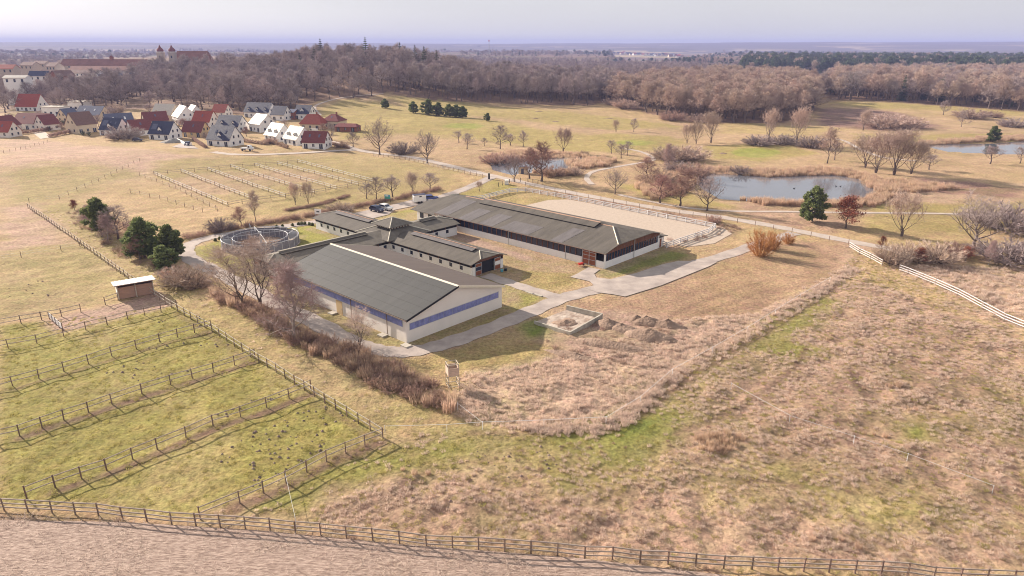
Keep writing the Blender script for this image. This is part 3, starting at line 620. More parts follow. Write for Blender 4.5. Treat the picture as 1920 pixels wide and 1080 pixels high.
for k in range(nb):
    u0 = A0 + 1.5 + k * span
    MB().box(u0 + .09, u0 + span - .09, B0 + .1, B0 + .14, LW, EZ - .15).build('glazing_pane', M['glass'], oh)
    MB().box(u0 - .09, u0 + .09, B0, B0 + .2, LW, EZ - .12).build('timber_mullion', M['wood'], oh)
MB().box(A0, A0 + 1.4, B0, B0 + .2, LW, EZ - .1).build('corner_panel', M['white'], oh)
MB().box(A0, A1, B0 - .02, B0 + .24, EZ - .17, EZ + .1).build('wall_plate', M['wood'], oh)
nb2 = 20; span = (B1 - B0 - 1.0) / nb2
for k in range(nb2):
    v0 = B0 + .5 + k * span; zt = 2.95
    MB().box(A1 - .14, A1 - .1, v0 + .08, v0 + span - .08, LW, zt).build('glazing_pane', M['glass'], oh)
    MB().box(A1 - .2, A1 - .02, v0 - .08, v0 + .08, LW, zt + .02).build('timber_mullion', M['wood'], oh)
for v0 in (B0, B1 - .5): MB().box(A1 - .22, A1, v0, v0 + .42, LW, EZ - .12).build('corner_panel', M['white'], oh)
nbd = 30
for k in range(nbd):   # vertical boards of the gable
    v0 = B0 + .02 + k * (B1 - B0 - .04) / nbd; v1 = v0 + (B1 - B0 - .04) / nbd - .03; vm = (v0 + v1) / 2
    zt = min(RZ - sl_ * abs(VM - vm) - .12, EZ + hipv * sl_ - .08)
    if zt > 3.0: MB().box(A1 - .16 - .02 * (k % 2), A1 + .02 * (k % 2), v0, v1, 2.98, zt).build('gable_board', M['wood'], oh)
dr = MB().box(-5.2, -1.7, B0 + .04, B0 + .12, .05, 3.25).build('double_door', M['redwood'], oh)
for u in (-5.2, -3.5, -1.82): MB().box(u, u + .12, B0 - .02, B0 + .04, .05, 3.25).build('door_stile', M['steel'], dr)
for z in (.08, 1.15, 2.05, 2.75, 3.15): MB().box(-5.07, -1.83, B0 - .015, B0 + .04, z, z + .09).build('door_rail', M['steel'], dr)
for u in (-26.2, -9.6): MB().tube((u, B0 - .1, 0), (u, B0 - .1, EZ - .3), .06, .06, 6).tube((u, B0 - .1, EZ - .3), (u, e0 - .05, EZ - .08), .06, .06, 6).build('downpipe', M['steel'], oh)
MB().tube((A1 + .1, VM + .2, 0), (A1 + .1, VM + .2, 4.2), .07, .07, 6).build('downpipe', M['steel'], oh)
MB().box(A0 + .3, A1 - .3, B0 + .3, B1 - .3, 0.0, .14).build('sand_floor', M['sand'], oh)
# porch at the far corner and the rear annexe
px_ = MB().box(A1 - 2.6, A1 - .1, B1 + .02, B1 + 2.2, -.2, 2.2).build('porch', M['white'], oh); MB().box(A1 - .1, A1 - .04, B1 + .4, B1 + 1.1, .1, 2.0).build('door', M['redwood'], px_); MB().slab([(A1 - 3, B1 + .02, 2.85), (A1 + .5, B1 + .02, 2.85), (A1 + .5, B1 + 2.9, 2.5), (A1 - 3, B1 + 2.9, 2.5)], .12).build('porch_roof', M['roofstable'], px_)
an = MB().box(-59, -51, B0 + .4, B1 - .4, -.2, 2.9).build('annexe', M['white'], oh)
aez, arz = 3.0, 5.55; as_ = (arz - aez) / (VM - e0)
q1 = [(-60.2, e0 - .2, aez), (-51.02, e0 - .2, aez), (-51.02, VM, arz), (-56.5, VM, arz), (-60.2, e0 + 5.2, aez + 5.4 * as_)]
MB().slab(q1, .1).build('annexe_roof', M['roofstable'], an); MB().slab([(p[0], 2 * VM - p[1], p[2]) for p in q1][::-1], .1).build('annexe_roof', M['roofstable'], an)
MB().slab([(-60.2, e0 + 5.2, aez + 5.4 * as_ + .01), (-56.5, VM, arz + .01), (-60.2, 2 * VM - e0 - 5.2, aez + 5.4 * as_ + .01)], .1).build('annexe_half_hip', M['roofstabley'], an)
MB().tube((-60.2, 2 * VM - e0 - 5.2, aez + 5.4 * as_ + .1), (-56.5, VM, arz + .1), .14, .14, 6).build('hip_cap', M['trim'], an)
for u in (-57.8, -54.6): MB().box(u, u + 1.4, B0 + .36, B0 + .4, 1.0, 2.4).build('window', M['glass'], an)

# ------------------------------------------------------------------ cross-shaped stable block
st = bld('stable_block', 'low cross-shaped stable block with four wings and a central roof lantern', 'stables')
CU, CV, SE_, SR, HWD = -45.6, 33.2, 2.75, 4.05, 4.4       # centre, eave, ridge, half width of wings
EV = HWD + .75; ssl = (SR - SE_) / EV
def wing(axis_, s, L, mat_, win, hip=2.6, name='wing'):
    """wing along +-u or +-v from the centre to length L"""
    def T(a, c, z): return (CU + s * a, CV + c, z) if axis_ == 'u' else (CU + c, CV + s * a, z)
    flip = (s < 0) ^ (axis_ == 'v')
    def slab(m, pts, t, nm, mt):
        p = [T(*q) for q in pts]; 
        if flip: p = p[::-1]
        return MB().slab(p, t).build(nm, mt, m)
    ax = (lambda a0, a1, c0, c1, z0, z1: (lambda P0, P1: MB().box(min(P0[0], P1[0]), max(P0[0], P1[0]), min(P0[1], P1[1]), max(P0[1], P1[1]), z0, z1))(T(a0, c0, 0), T(a1, c1, 0)))
    hv = EV - hip
    r_ = None
    for c in (-1, 1):
        pts = [(EV * .2, c * EV, SE_), (L + .6, c * EV, SE_), (L + .6, c * hv, SE_ + hip * ssl), (L - 2.2, 0, SR), (EV * .2, 0, SR)]
        if c > 0: pts = pts[::-1]
        r_ = slab(st, pts, .1, 'roof_slope', mat_)
        # ridge vent
        pv = [(EV + 2.5, c * 1.15, SR + .02), (L - 3.2, c * 1.15, SR + .02), (L - 3.2, 0, SR + .34), (EV + 2.5, 0, SR + .34)]
        slab(r_, pv if c < 0 else pv[::-1], .06, 'ridge_vent', M['roofnew'] if axis_ == 'u' else M['roofstable'])
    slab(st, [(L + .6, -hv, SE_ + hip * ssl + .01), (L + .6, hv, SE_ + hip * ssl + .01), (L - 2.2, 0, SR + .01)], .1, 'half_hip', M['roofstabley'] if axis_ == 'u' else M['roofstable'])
    a, b_ = T(EV + 2.3, 0, SR + .37), T(L - 3.1, 0, SR + .37); MB().tube(a, b_, .11, .11, 6).build('ridge_cap', M['copper'] if axis_ == 'u' else M['trim'], st)
    for c in (-1, 1):
        MB().tube(T(L + .6, c * hv, SE_ + hip * ssl + .06), T(L - 2.2, 0, SR + .06), .09, .09, 6).build('hip_cap', M['trim'], st)
        wl_ = ax(HWD, L, c * HWD - .1, c * HWD + .1, -.2, 1.95).build('wing_wall', M['white'], st)
        n = max(2, int((L - HWD) / 2.9))
        for k in range(n):
            a0 = HWD + 1.0 + k * (L - HWD - 1.2) / n
            ax(a0, a0 + .8, c * (HWD + .1) - (.04 if c < 0 else 0), c * (HWD + .1) + (.04 if c > 0 else 0), 1.0, 1.8).build('stable_window', M['glass'], wl_)
        ax(HWD, L, c * HWD - .05, c * HWD + .05, 1.95, SE_ - .1).build('open_band', M['dark'], st)
        m = int((L - HWD) / 3) + 1
        for k in range(m):
            a0 = HWD + .1 + k * (L - HWD - .3) / max(1, m - 1); ax(a0, a0 + .2, c * HWD - .12, c * HWD + .12, 1.95, SE_ - .02).build('post', M['wood'], st)
    ew = ax(L - .1, L + .1, -HWD + .1, -1.9, -.2, 1.95).build('end_wall', M['white'], st); ax(L - .1, L + .1, 1.9, HWD - .1, -.2, 1.95).build('end_wall', M['white'], st)
    for c in (-1, 1):
        for j in range(2):
            c0 = c * (2.5 + j * .95); ax(L - .06, L + .06, c0 - .38, c0 + .38, 1.97, 2.65).build('stable_window', M['glass'], st)
    p0, p1, p2, p3 = (-HWD, 2.68), (-HWD, SE_ + .1), (-hv + .05, SE_ + hip * ssl - .1), (0, 0)
    g = [T(L + .11, -HWD, 2.66), T(L + .11, HWD, 2.66), T(L + .11, HWD, SE_ + .05), T(L + .11, hv, SE_ + hip * ssl - .1), T(L + .11, -hv, SE_ + hip * ssl - .1), T(L + .11, -HWD, SE_ + .05)]
    dxy = (-.12 * s, 0, 0) if axis_ == 'u' else (0, -.12 * s, 0)
    MB().prism(g, dxy).build('gable_boarding', M['wood'], st)
    ax(L - .4, L - .3, -1.9, 1.9, 0, 2.66).build('dark_passage', M['dark'], st)
    for c in (-1, 1):   # sliding doors pushed aside
        dd = ax(L + .13, L + .21, c * 2.7 - .85, c * 2.7 + .85, .08, 2.55).build('sliding_door', M['steel'], st)
        ax(L + .21, L + .24, c * 2.7 - .75, c * 2.7 + .75, .15, 1.0).build('door_board_panel', M['redwood'], dd)
        ax(L + .21, L + .24, c * 2.7 - .75, c * 2.7 + .75, 1.1, 1.8).build('door_middle_panel', M['glass'] if c < 0 else M['white'], dd)
        ax(L + .21, L + .24, c * 2.7 - .75, c * 2.7 + .75, 1.9, 2.45).build('door_board_panel', M['redwood'], dd)
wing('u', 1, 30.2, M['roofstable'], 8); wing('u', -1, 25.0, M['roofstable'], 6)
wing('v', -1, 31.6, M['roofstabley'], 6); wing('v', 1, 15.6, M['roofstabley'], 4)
# stepped centre: raised pyramid skirt and lantern
for k in range(4):
    a = math.pi / 2 * k; c, s = math.cos(a), math.sin(a)
    def Rt(x, y, z): return (CU + x * c - y * s, CV + x * s + y * c, z)
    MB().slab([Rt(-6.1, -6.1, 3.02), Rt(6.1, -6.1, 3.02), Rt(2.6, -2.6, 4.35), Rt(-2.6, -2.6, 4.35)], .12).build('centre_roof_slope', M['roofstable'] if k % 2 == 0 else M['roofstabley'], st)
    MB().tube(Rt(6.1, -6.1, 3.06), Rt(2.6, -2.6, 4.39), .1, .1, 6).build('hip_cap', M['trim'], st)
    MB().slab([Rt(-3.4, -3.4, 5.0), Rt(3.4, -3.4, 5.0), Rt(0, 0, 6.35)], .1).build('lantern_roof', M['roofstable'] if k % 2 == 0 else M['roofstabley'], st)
    MB().tube(Rt(3.4, -3.4, 5.03), Rt(0, 0, 6.38), .09, .09, 6).build('hip_cap', M['trim'], st)
    for j in range(7):
        x = -2.4 + j * .8; MB().add([Rt(x - .09, -2.55, 4.3), Rt(x + .09, -2.55, 4.3), Rt(x + .09, -2.4, 4.3), Rt(x - .09, -2.4, 4.3), Rt(x - .09, -2.55, 4.98), Rt(x + .09, -2.55, 4.98), Rt(x + .09, -2.4, 4.98), Rt(x - .09, -2.4, 4.98)], [(0, 1, 5, 4), (1, 2, 6, 5), (2, 3, 7, 6), (3, 0, 4, 7)]).build('lantern_post', M['wood'], st)
    MB().add([Rt(-2.4, -2.4, 4.3), Rt(2.4, -2.4, 4.3), Rt(2.4, -2.4, 4.97), Rt(-2.4, -2.4, 4.97)], [(0, 1, 2, 3)]).build('lantern_pane', M['trim'], st)

# ------------------------------------------------------------------ horse walker
wc = UV(-67.3, 12.3); wc.z = 0
hw = thing('horse_walker', 'round steel horse walker with two ring fences and panels', 'horse walker', wc)
for R0, hgt in ((8.4, 2.1), (6.0, 2.0)):
    n = 28
    for k in range(n):
        a0, a1 = 2 * math.pi * k / n, 2 * math.pi * (k + 1) / n
        p0, p1 = (R0 * math.cos(a0), R0 * math.sin(a0)), (R0 * math.cos(a1), R0 * math.sin(a1))
        MB().prism([(p0[0], p0[1], .15), (p1[0], p1[1], .15), (p1[0], p1[1], hgt - .25), (p0[0], p0[1], hgt - .25)], (.03 * math.cos(a0), .03 * math.sin(a0), 0)).build('ring_panel', M['walkerpanel'] if 'walkerpanel' in M else M.setdefault('walkerpanel', mat('blue_grey_board_panel', (0.20, 0.19, 0.22), var=0.15)), hw)
        MB().tube((*p0, 0), (*p0, hgt + .05), .06, .06, 5).build('ring_post', M['steel'], hw)
        MB().tube((*p0, hgt), (*p1, hgt), .07, .07, 5).build('ring_rail', M['steel'], hw)
MB().add([(8.6 * math.cos(2 * math.pi * k / 40), 8.6 * math.sin(2 * math.pi * k / 40), .12) for k in range(40)], [tuple(range(40))]).build('walker_floor', M['sand'], hw)
MB().add([(5.8 * math.cos(2 * math.pi * k / 40), 5.8 * math.sin(2 * math.pi * k / 40), .13 + .1 * (k % 3)) for k in range(40)] + [(0, 0, .35)], [(k, (k + 1) % 40, 40) for k in range(40)]).build('inner_soil', M['soil'], hw)
MB().tube((0, 0, 0), (0, 0, 2.6), .28, .24, 8).box(-.3, .3, -.3, .3, 2.6, 3.0).build('drive_column', M['steel'], hw)
for k in range(4):
    a = k * math.pi / 2 + .5; c, s = math.cos(a), math.sin(a)
    MB().tube((0, 0, 2.7), (8.2 * c, 8.2 * s, 2.5), .05, .05, 5).build('rotating_arm', M['steel'], hw)
    MB().box(-.04, .04, -.9, .9, .5, 2.2).build('push_gate', M['steel'], hw, loc=(7.2 * c, 7.2 * s, 0)).rotation_euler.z = a + math.pi / 2
for a in (0.35, 2.2, 3.5): 
    c, s = math.cos(a), math.sin(a); MB().tube((8.4 * c, 8.4 * s, 2.1), (8.0 * c, 8.0 * s, 3.3), .05, .05, 5).tube((8.0 * c, 8.0 * s, 3.3), (6.0 * c, 6.0 * s, 2.0), .05, .05, 5).build('brace', M['steel'], hw)

# ------------------------------------------------------------------ field shelter, high seat, manure pit, mounds
pA, pB = gp(290.5, 551), gp(223.5, 563)
ang = math.atan2(pA.y - pB.y, pA.x - pB.x); Ls = (pA - pB).length
sh = thing('field_shelter', 'timber field shelter with pale metal roof by the paddock fence', 'shelter', (pB.x, pB.y, 0), ang)
for z in range(11): MB().box(0, Ls, 3.2, 3.3, .05 + z * .215, .255 + z * .215).build('back_board', M['larch'], sh)
for x, nm in ((0, 'side_board'), (Ls - .1, 'side_board')):
    for z in range(11): MB().box(x, x + .1, .1, 3.2, .05 + z * .215, .255 + z * .215).build(nm, M['white'] if x == 0 else M['larch'], sh)
for z in range(10): MB().box(.12, Ls - .12, .3, .38, .05 + z * .215, .255 + z * .215).build('partition_board', M['larch'], sh)
for x in (.05, Ls / 2, Ls - .05): MB().box(x - .08, x + .08, 0.05, .2, 0, 2.6).build('post', M['railpale'], sh)
MB().slab([(-.5, -.7, 2.95), (Ls + .5, -.7, 2.95), (Ls + .5, 3.7, 2.5), (-.5, 3.7, 2.5)], .1).build('roof', M['shedroof'], sh)
MB().slab([(-.45, -.65, 2.84), (Ls + .45, -.65, 2.84), (Ls + .45, 3.65, 2.39), (-.45, 3.65, 2.39)], .08).build('roof_frame', M['wood'], sh)

hp = gp(849, 724)
ht = thing('high_seat', 'small open-topped timber high seat on four legs beside the reeds', 'hunting stand', onground(hp), R_(20)); ht.scale = (.88, .88, .92)
for x in (-.75, .75):
    for y in (-.75, .75): MB().tube((x * 1.12, y * 1.12, -.2), (x, y, 3.75), .07, .06, 5).build('leg', M['railpale'], ht)
for z in (.25, 1.1):
    for a, b_ in (((-.8, -.8), (.8, -.8)), ((.8, -.8), (.8, .8)), ((.8, .8), (-.8, .8)), ((-.8, .8), (-.8, -.8))): MB().tube((*a, z), (*b_, z), .05, .05, 5).build('brace', M['railpale'], ht)
MB().box(-.8, .8, -.8, .8, 1.9, 2.0).build('floor', M['railpale'], ht)
for (x0, x1, y0, y1) in ((-.85, .85, -.85, -.78), (-.85, .85, .78, .85), (-.85, -.78, -.78, .78), (.78, .85, -.78, .78)):
    for k in range(5): MB().box(x0, x1, y0, y1, 2.0 + k * .24, 2.225 + k * .24).build('side_board', M['palelarch'], ht)
for a, b_ in (((-.8, -.8), (.8, -.8)), ((.8, -.8), (.8, .8)), ((.8, .8), (-.8, .8)), ((-.8, .8), (-.8, -.8))): MB().tube((*a, 3.7), (*b_, 3.7), .05, .05, 5).build('top_rail', M['railpale'], ht)

q = PX((1063, 582), (1130, 598), (1069, 630), (1001, 606))      # inner corners on the ground
mp = thing('manure_pit', 'low concrete walled manure pit beside the drive', 'manure pit', (0, 0, 0))
def wallseg(a, b_, z0, z1, t=.25):
    d = (b_ - a).normalized(); n = Vector((-d.y, d.x, 0)) * t
    return MB().prism([(a.x, a.y, -.2), (b_.x, b_.y, -.2), (b_.x, b_.y, z1), (a.x, a.y, z0)], (n.x, n.y, 0))
for a, b_, z0, z1 in ((q[1], q[0], 1.0, 1.0), (q[2], q[1], .65, .9), (q[3], q[2], .4, .65)):
    wallseg(a, b_, z0, z1).build('retaining_wall', M['concrete'], mp)
MB().add([(p.x, p.y, .16) for p in q], [tuple(range(4))]).build('slab', M['pitfloor'], mp)
c0 = sum(q, Vector()) / 4
def heap(name, c, rx, ry, h, m, label, cat, seed, group=None, rz=0, kind=None):
    b = MB(); n, rings = 22, 6
    for i in range(rings + 1):
        t = i / rings
        for k in range(n):
            a = 2 * math.pi * k / n; j = 1 + .35 * (vnoise(math.cos(a) * 2 + seed, math.sin(a) * 2 + t * 3, seed) - .5) * 2
            b.v.append((rx * t * math.cos(a) * j, ry * t * math.sin(a) * j, h * (1 - t) ** .8 * (0.8 + .4 * float(vnoise(a * 2 + seed, t * 4, seed + 3))) - (.25 if i == rings else 0)))
    for i in range(rings):
        for k in range(n): b.f.append((i * n + k, (i + 1) * n + k, (i + 1) * n + (k + 1) % n, i * n + (k + 1) % n)); b.m.append(0)
    o = b.build(name, m, loc=c, label=label, cat=cat, group=group, kind=kind, smooth=True); o.rotation_euler.z = rz; return o
heap('manure_heap', Vector((c0.x - .6, c0.y - .9, .1)), 2.6, 1.7, .55, M['soil'], 'flat brown manure heap inside the concrete pit', 'heap', 3, rz=.6)
for i, (px, py, rx, ry, h, lb) in enumerate(((1195, 603, 2.6, 1.5, 1.1, 'dark soil mound behind the manure pit, top left of the mounds'), (1212, 606, 3.2, 1.9, 1.3, 'long soil mound with a dark shaded side right of the manure pit'),
        (1252, 613, 2.9, 1.5, 1.3, 'rightmost dark pointed soil mound beside the rough straw grass'), (1218, 632, 4.2, 2.2, 1.3, 'broad brown soil mound at the front of the mound group'), (1165, 617, 2.6, 1.5, .8, 'small grassy soil mound in the middle of the mound group'),
        (1140, 610, 2.6, 1.6, 1.2, 'scrub-covered earth bank against the pit wall'), (1150, 650, 6.5, 1.6, .9, 'long low earth ridge in front of the mounds'), (1080, 668, 5.5, 1.5, .7, 'low trampled earth ridge below the manure pit'))):
    heap('soil_mound', onground(gp(px, py)), rx, ry, h, M['soil'], lb, 'mound', 20 + i, rz=-.5)
# two slabs and small things in the yard
for p, lb in ((gp(992, 549), 'left of two pale concrete strips in the grass'), (gp(1009, 554), 'right of two pale concrete strips in the grass')):
    o = MB().box(-.9, .9, -.25, .25, -.1, .14).build('concrete_strip', M['concrete'], loc=(p.x, p.y, 0), label=lb, cat='slab'); o.rotation_euler.z = ANG
p = gp(1088, 499); wb = thing('wheelbarrow', 'red wheelbarrow parked against the low white hall wall', 'wheelbarrow', (p.x, p.y, .05), .4)
MB().prism([(-.5, -.35, .65), (.6, -.35, .65), (.35, -.25, .3), (-.35, -.25, .3)], (0, .6, 0)).build('tray', M['red'], wb); MB().tube((.75, -.06, .22), (.75, .06, .22), .22, .22, 12).build('wheel', M['tyre'], wb)
for y in (-.25, .25): MB().tube((.75, y * .3, .22), (-1.1, y * 1.3, .6), .03, .03, 5).tube((-.3, y, .4), (-.35, y, 0), .03, .03, 5).build('handle', M['red'], wb)
for px, py, lb in ((941, 510, 'blue feed bucket by the stable door, nearer the door'), (948, 508, 'dark feed bucket by the stable door, farther out')):
    p = gp(px, py); o = thing('feed_bucket', lb, 'bucket', (p.x, p.y, .05)); MB().tube((0, 0, 0), (0, 0, .5), .26, .34, 10).build('tub', M['signblue'] if px == 941 else M['black'], o); MB().tube((-.34, 0, .5), (.34, 0, .5), .02, .02, 4).build('handle', M['steel'], o)

# ------------------------------------------------------------------ vehicles and signs
def car(name, label, loc, rz, paint, kind='suv', group=None):
    o = thing(name, label, 'van' if kind == 'van' else 'car', loc, rz, group)
    if kind == 'van': pf = [(-2.3, .45), (2.3, .45), (2.35, .95), (1.9, 1.15), (1.35, 1.85), (-2.2, 1.95), (-2.35, .9)]; gl = [(1.2, 1.15), (1.7, 1.17), (1.25, 1.75), (.4, 1.75), (.4, 1.15)]
    else: pf = [(-2.2, .4), (2.2, .4), (2.25, .75), (2.0, .95), (1.0, 1.02), (.35, 1.55), (-1.5, 1.58), (-2.1, 1.05), (-2.25, .8)]; gl = [(-1.9, 1.06), (.85, 1.06), (.3, 1.47), (-1.4, 1.5)]
    MB().prism([(x, -.88, z) for x, z in pf], (0, 1.76, 0)).build('body', paint, o)
    MB().prism([(x, -.895, z) for x, z in gl], (0, 1.79, 0)).build('side_windows', M['glass'], o)
    if kind == 'van': MB().add([(1.44, -.75, 1.78), (1.93, -.75, 1.16), (1.93, .75, 1.16), (1.44, .75, 1.78)], [(0, 1, 2, 3)]).build('windscreen', M['glass'], o)
    else:
        MB().add([(.43, -.75, 1.51), (1.0, -.75, 1.05), (1.0, .75, 1.05), (.43, .75, 1.51)], [(0, 1, 2, 3)]).build('windscreen', M['glass'], o)
        MB().add([(-1.6, -.75, 1.55), (-2.12, -.75, 1.09), (-2.12, .75, 1.09), (-1.6, .75, 1.55)], [(0, 3, 2, 1)]).build('rear_window', M['glass'], o)
    for x in (-1.4, 1.4):
        for y in (-.86, .86):
            wh = MB().tube((x, y - .1, .33), (x, y + .1, .33), .34, .34, 12).build('wheel', M['tyre'], o); MB().tube((x, y - .115, .33), (x, y + .115, .33), .2, .2, 8).build('rim', M['steel'], wh)
    for y in (-.6, .6): MB().box(2.2, 2.28, y - .2, y + .2, .66, .82).build('headlight', M['lamp'], o)
    return o
def on(px, py, dz=.12): p = gp(px, py); return (p.x, p.y, gz(p.x, p.y) + dz)
car('parked_car', 'dark navy car with silver bonnet parked beside the white car', on(707, 397), R_(-38), M['carnavy'])
car('parked_car', 'white car parked on the stable drive beside the navy car', on(723, 394), R_(-38), M['carwhite'])
car('parked_car', 'blue car parked behind the white horse trailer', on(808, 376), R_(18), M['carblue'])
tr = thing('horse_trailer', 'white horse trailer with dark roof parked on the stable drive', 'trailer', on(787, 381), R_(25))
MB().box(-1.8, 1.7, -.9, .9, .55, 2.45).build('body', M['carwhite'], tr); MB().slab([(-1.9, -.95, 2.5), (1.75, -.95, 2.5), (1.75, .95, 2.5), (-1.9, .95, 2.5)], .1).build('roof', M['navy'], tr)
for x in (-.5, .3):
    for y in (-.85, .85): MB().tube((x, y - .1, .32), (x, y + .1, .32), .32, .32, 12).build('wheel', M['tyre'], tr)
MB().tube((1.7, 0, .6), (3.0, 0, .5), .06, .05, 5).build('drawbar', M['steel'], tr); MB().box(-1.86, -1.8, -.8, .8, .6, 2.0).build('ramp', M['steel'], tr); MB().box(-.3, .4, -.92, -.9, 1.8, 2.15).build('window', M['glass'], tr)
car('parked_car', 'dark car on the village drive below the stone bank', on(352, 273), R_(-80), M['carnavy'])
car('parked_car', 'black car on the lawn left of the stone bank', on(258, 265), R_(10), M['carnavy'])
car('parked_van', 'white van parked beside the maroon-roofed end house', on(588, 249), R_(160), M['carwhite'], 'van')
car('parked_car', 'silver car in front of the low brown carport', on(641, 246), R_(185), M['carsilver'])
tk = thing('utility_truck', 'white utility truck with open bed on the village lane', 'truck', on(464, 283), R_(-8))
MB().box(-2.6, .4, -1.0, 1.0, .75, 1.25).build('bed', M['carwhite'], tk); MB().prism([(.5, -1, .6), (2.6, -1, .6), (2.6, -1, 1.3), (1.9, -1, 1.4), (1.5, -1, 2.3), (.5, -1, 2.3)], (0, 2, 0)).build('cab', M['carwhite'], tk)
MB().box(.9, 1.5, -1.02, 1.02, 1.45, 2.1).build('cab_window', M['glass'], tk)
for x in (-1.7, 1.7):
    for y in (-.95, .95): MB().tube((x, y - .15, .45), (x, y + .15, .45), .45, .45, 12).build('wheel', M['tyre'], tk)
sg = thing('notice_board', 'blue and green notice board beside the stable drive', 'sign', on(727, 379, 0), R_(-15))
MB().box(-.9, .9, -.05, .05, 1.0, 2.2).build('panel', M['signblue'], sg); MB().box(-.8, .8, -.08, -.05, 1.1, 1.55).build('green_field', M['signgreen'], sg); MB().box(-.6, .3, -.083, -.05, 1.7, 2.0).build('pale_field', M['white'], sg)
for x in (-.8, .8): MB().box(x - .05, x + .05, -.04, .04, -.2, 1.0).build('post', M['black'], sg)
s2 = thing('white_sign', 'white sign board behind the stable wing by the hedge', 'sign', on(597, 408, 0), R_(-20)); MB().box(-1.0, 1.0, -.05, .05, 1.0, 2.3).build('panel', M['white'], s2); MB().box(-.4, .5, -.07, -.05, 1.5, 1.8).build('dark_mark', M['black'], s2)
for x in (-.9, .9): MB().box(x - .05, x + .05, -.04, .04, -.2, 1.0).build('post', M['steel'], s2)
bx = thing('pump_house', 'small pale pump house with blue door by the pond', 'hut', on(981, 325, 0), R_(-10))
MB().box(-1.5, 1.5, -1.2, 1.2, -.2, 2.6).build('wall', M['beige'], bx); MB().slab([(-1.7, -1.4, 2.75), (1.7, -1.4, 2.75), (1.7, 1.4, 2.6), (-1.7, 1.4, 2.6)], .12).build('roof', M['greyroof'], bx); MB().box(-.6, .4, -1.25, -1.2, 0, 2.0).build('door', M['greyroof'], bx)
tank = thing('water_tank', 'white water container on the fenced corner plot', 'tank', on(950, 346, 0)); MB().box(-.6, .6, -.6, .6, .15, 1.5).build('container', M['white'], tank); MB().box(-.65, .65, -.65, .65, 0, .15).build('pallet', M['railgrey'], tank)
for k in range(3): MB().box(-.64, .64, -.64, .64, .4 + k * .4, .45 + k * .4).build('cage_bar', M['steel'], tank)
gpst = thing('gate_pillar', 'dark gate pillar at the entrance to the stable drive', 'pillar', on(917, 336, 0)); MB().box(-.3, .3, -.3, .3, -.2, 2.0).build('shaft', M['black'], gpst); MB().box(-.38, .38, -.38, .38, 2.0, 2.15).build('cap', M['concrete'], gpst)

# ------------------------------------------------------------------ fences
UBOX = {}
def ubox(m):
    if m.name not in UBOX: UBOX[m.name] = MB().box(-.5, .5, -.5, .5, 0, 1).mesh('timber_' + m.name, m)
    return UBOX[m.name]
def fence(name, label, pts, spacing, ph, rails, pm, rm, pt=.115, rt=(.04, .095), cat='fence', skip=()):
    """posts and rails along a chain of ground points"""
    t = thing(name, label, cat, (0, 0, 0)); P_ = []
    for a, b_ in zip(pts[:-1], pts[1:]):
        d = (b_ - a); d.z = 0; n = max(1, round(d.length / spacing))
        for k in range(n): P_.append(a + d * (k / n))
    P_.append(pts[-1]); P_ = [onground(p) for p in P_]
    for i, p in enumerate(P_):
        o = link('post', ubox(pm), t, (p.x, p.y, p.z - .15)); h = ph * (1 + .05 * (rnd.random() - .5)); o.scale = (pt, pt, h + .2)
        o.rotation_euler = (R_(rnd.uniform(-1.6, 1.6)), R_(rnd.uniform(-1.6, 1.6)), rnd.random())
    for i, (a, b_) in enumerate(zip(P_[:-1], P_[1:])):
        if i in skip: continue
        d = b_ - a; yaw = math.atan2(d.y, d.x); pit = -math.asin(max(-1, min(1, d.z / d.length)))
        for z in rails:
            o = link('rail', ubox(rm), t, ((a.x + b_.x) / 2, (a.y + b_.y) / 2, (a.z + b_.z) / 2 + z * ph - rt[1] / 2 + rnd.uniform(-.015, .015)))
            o.scale = (d.length + .1, rt[0] * 1.6, rt[1]); o.rotation_euler = (0, pit, yaw)
    return t
RG, RP, RW, PO = M['railgrey'], M['railpale'], M['railwhite'], M['post']
main = PX((53, 391), (147, 456), (250, 531), (322, 578), (398, 622), (470, 670), (590, 745), (718, 822))
fence('paddock_fence', 'long timber fence running diagonally beside the grass lane to the paddock corner', main, 2.6, 1.45, (.95, .5), PO, RP)
fence('paddock_fence', 'timber fence leading to the field shelter, topmost across the green paddocks', PX((-60, 625), (40, 607), (152, 586)), 2.9, 1.45, (.95, .5), PO, RG)
fence('paddock_fence', 'short timber fence end standing against the field shelter', PX((198, 572), (222, 563)), 2.4, 1.45, (.95, .5), PO, RG)
fence('paddock_fence', 'timber fence just below the field shelter yard', PX((-60, 667), (16, 654), (120, 632), (240, 600), (332, 578)), 2.9, 1.45, (.95, .5), PO, RG)
fence('paddock_gate_fence', 'short pale boarded gate across the shelter lane', PX((93, 598), (118, 620)), 1.6, 1.3, (.9, .7, .5, .3), PO, RW)
fence('paddock_fence', 'second timber cross fence below the shelter, ending at a worn corner', PX((-60, 745), (24, 724), (120, 696), (210, 669), (300, 642), (396, 616)), 2.9, 1.45, (.95, .5), PO, RG)
fence('paddock_fence', 'third timber cross fence with a muddy track along it', PX((-60, 840), (37, 817), (120, 788), (210, 758), (320, 722), (400, 697), (478, 672)), 2.9, 1.45, (.95, .5), PO, RG)
fence('paddock_fence', 'fourth timber cross fence nearest the mole-hilled paddock', PX((50, 933), (104, 914), (200, 880), (295, 842), (400, 800), (500, 764), (583, 732)), 2.7, 1.45, (.95, .5), PO, RG)
fence('paddock_fence', 'lowest timber cross fence from the front fence to the paddock corner', PX((376, 973), (450, 943), (537, 906), (612, 865), (718, 822)), 2.6, 1.45, (.95, .5), PO, RG)
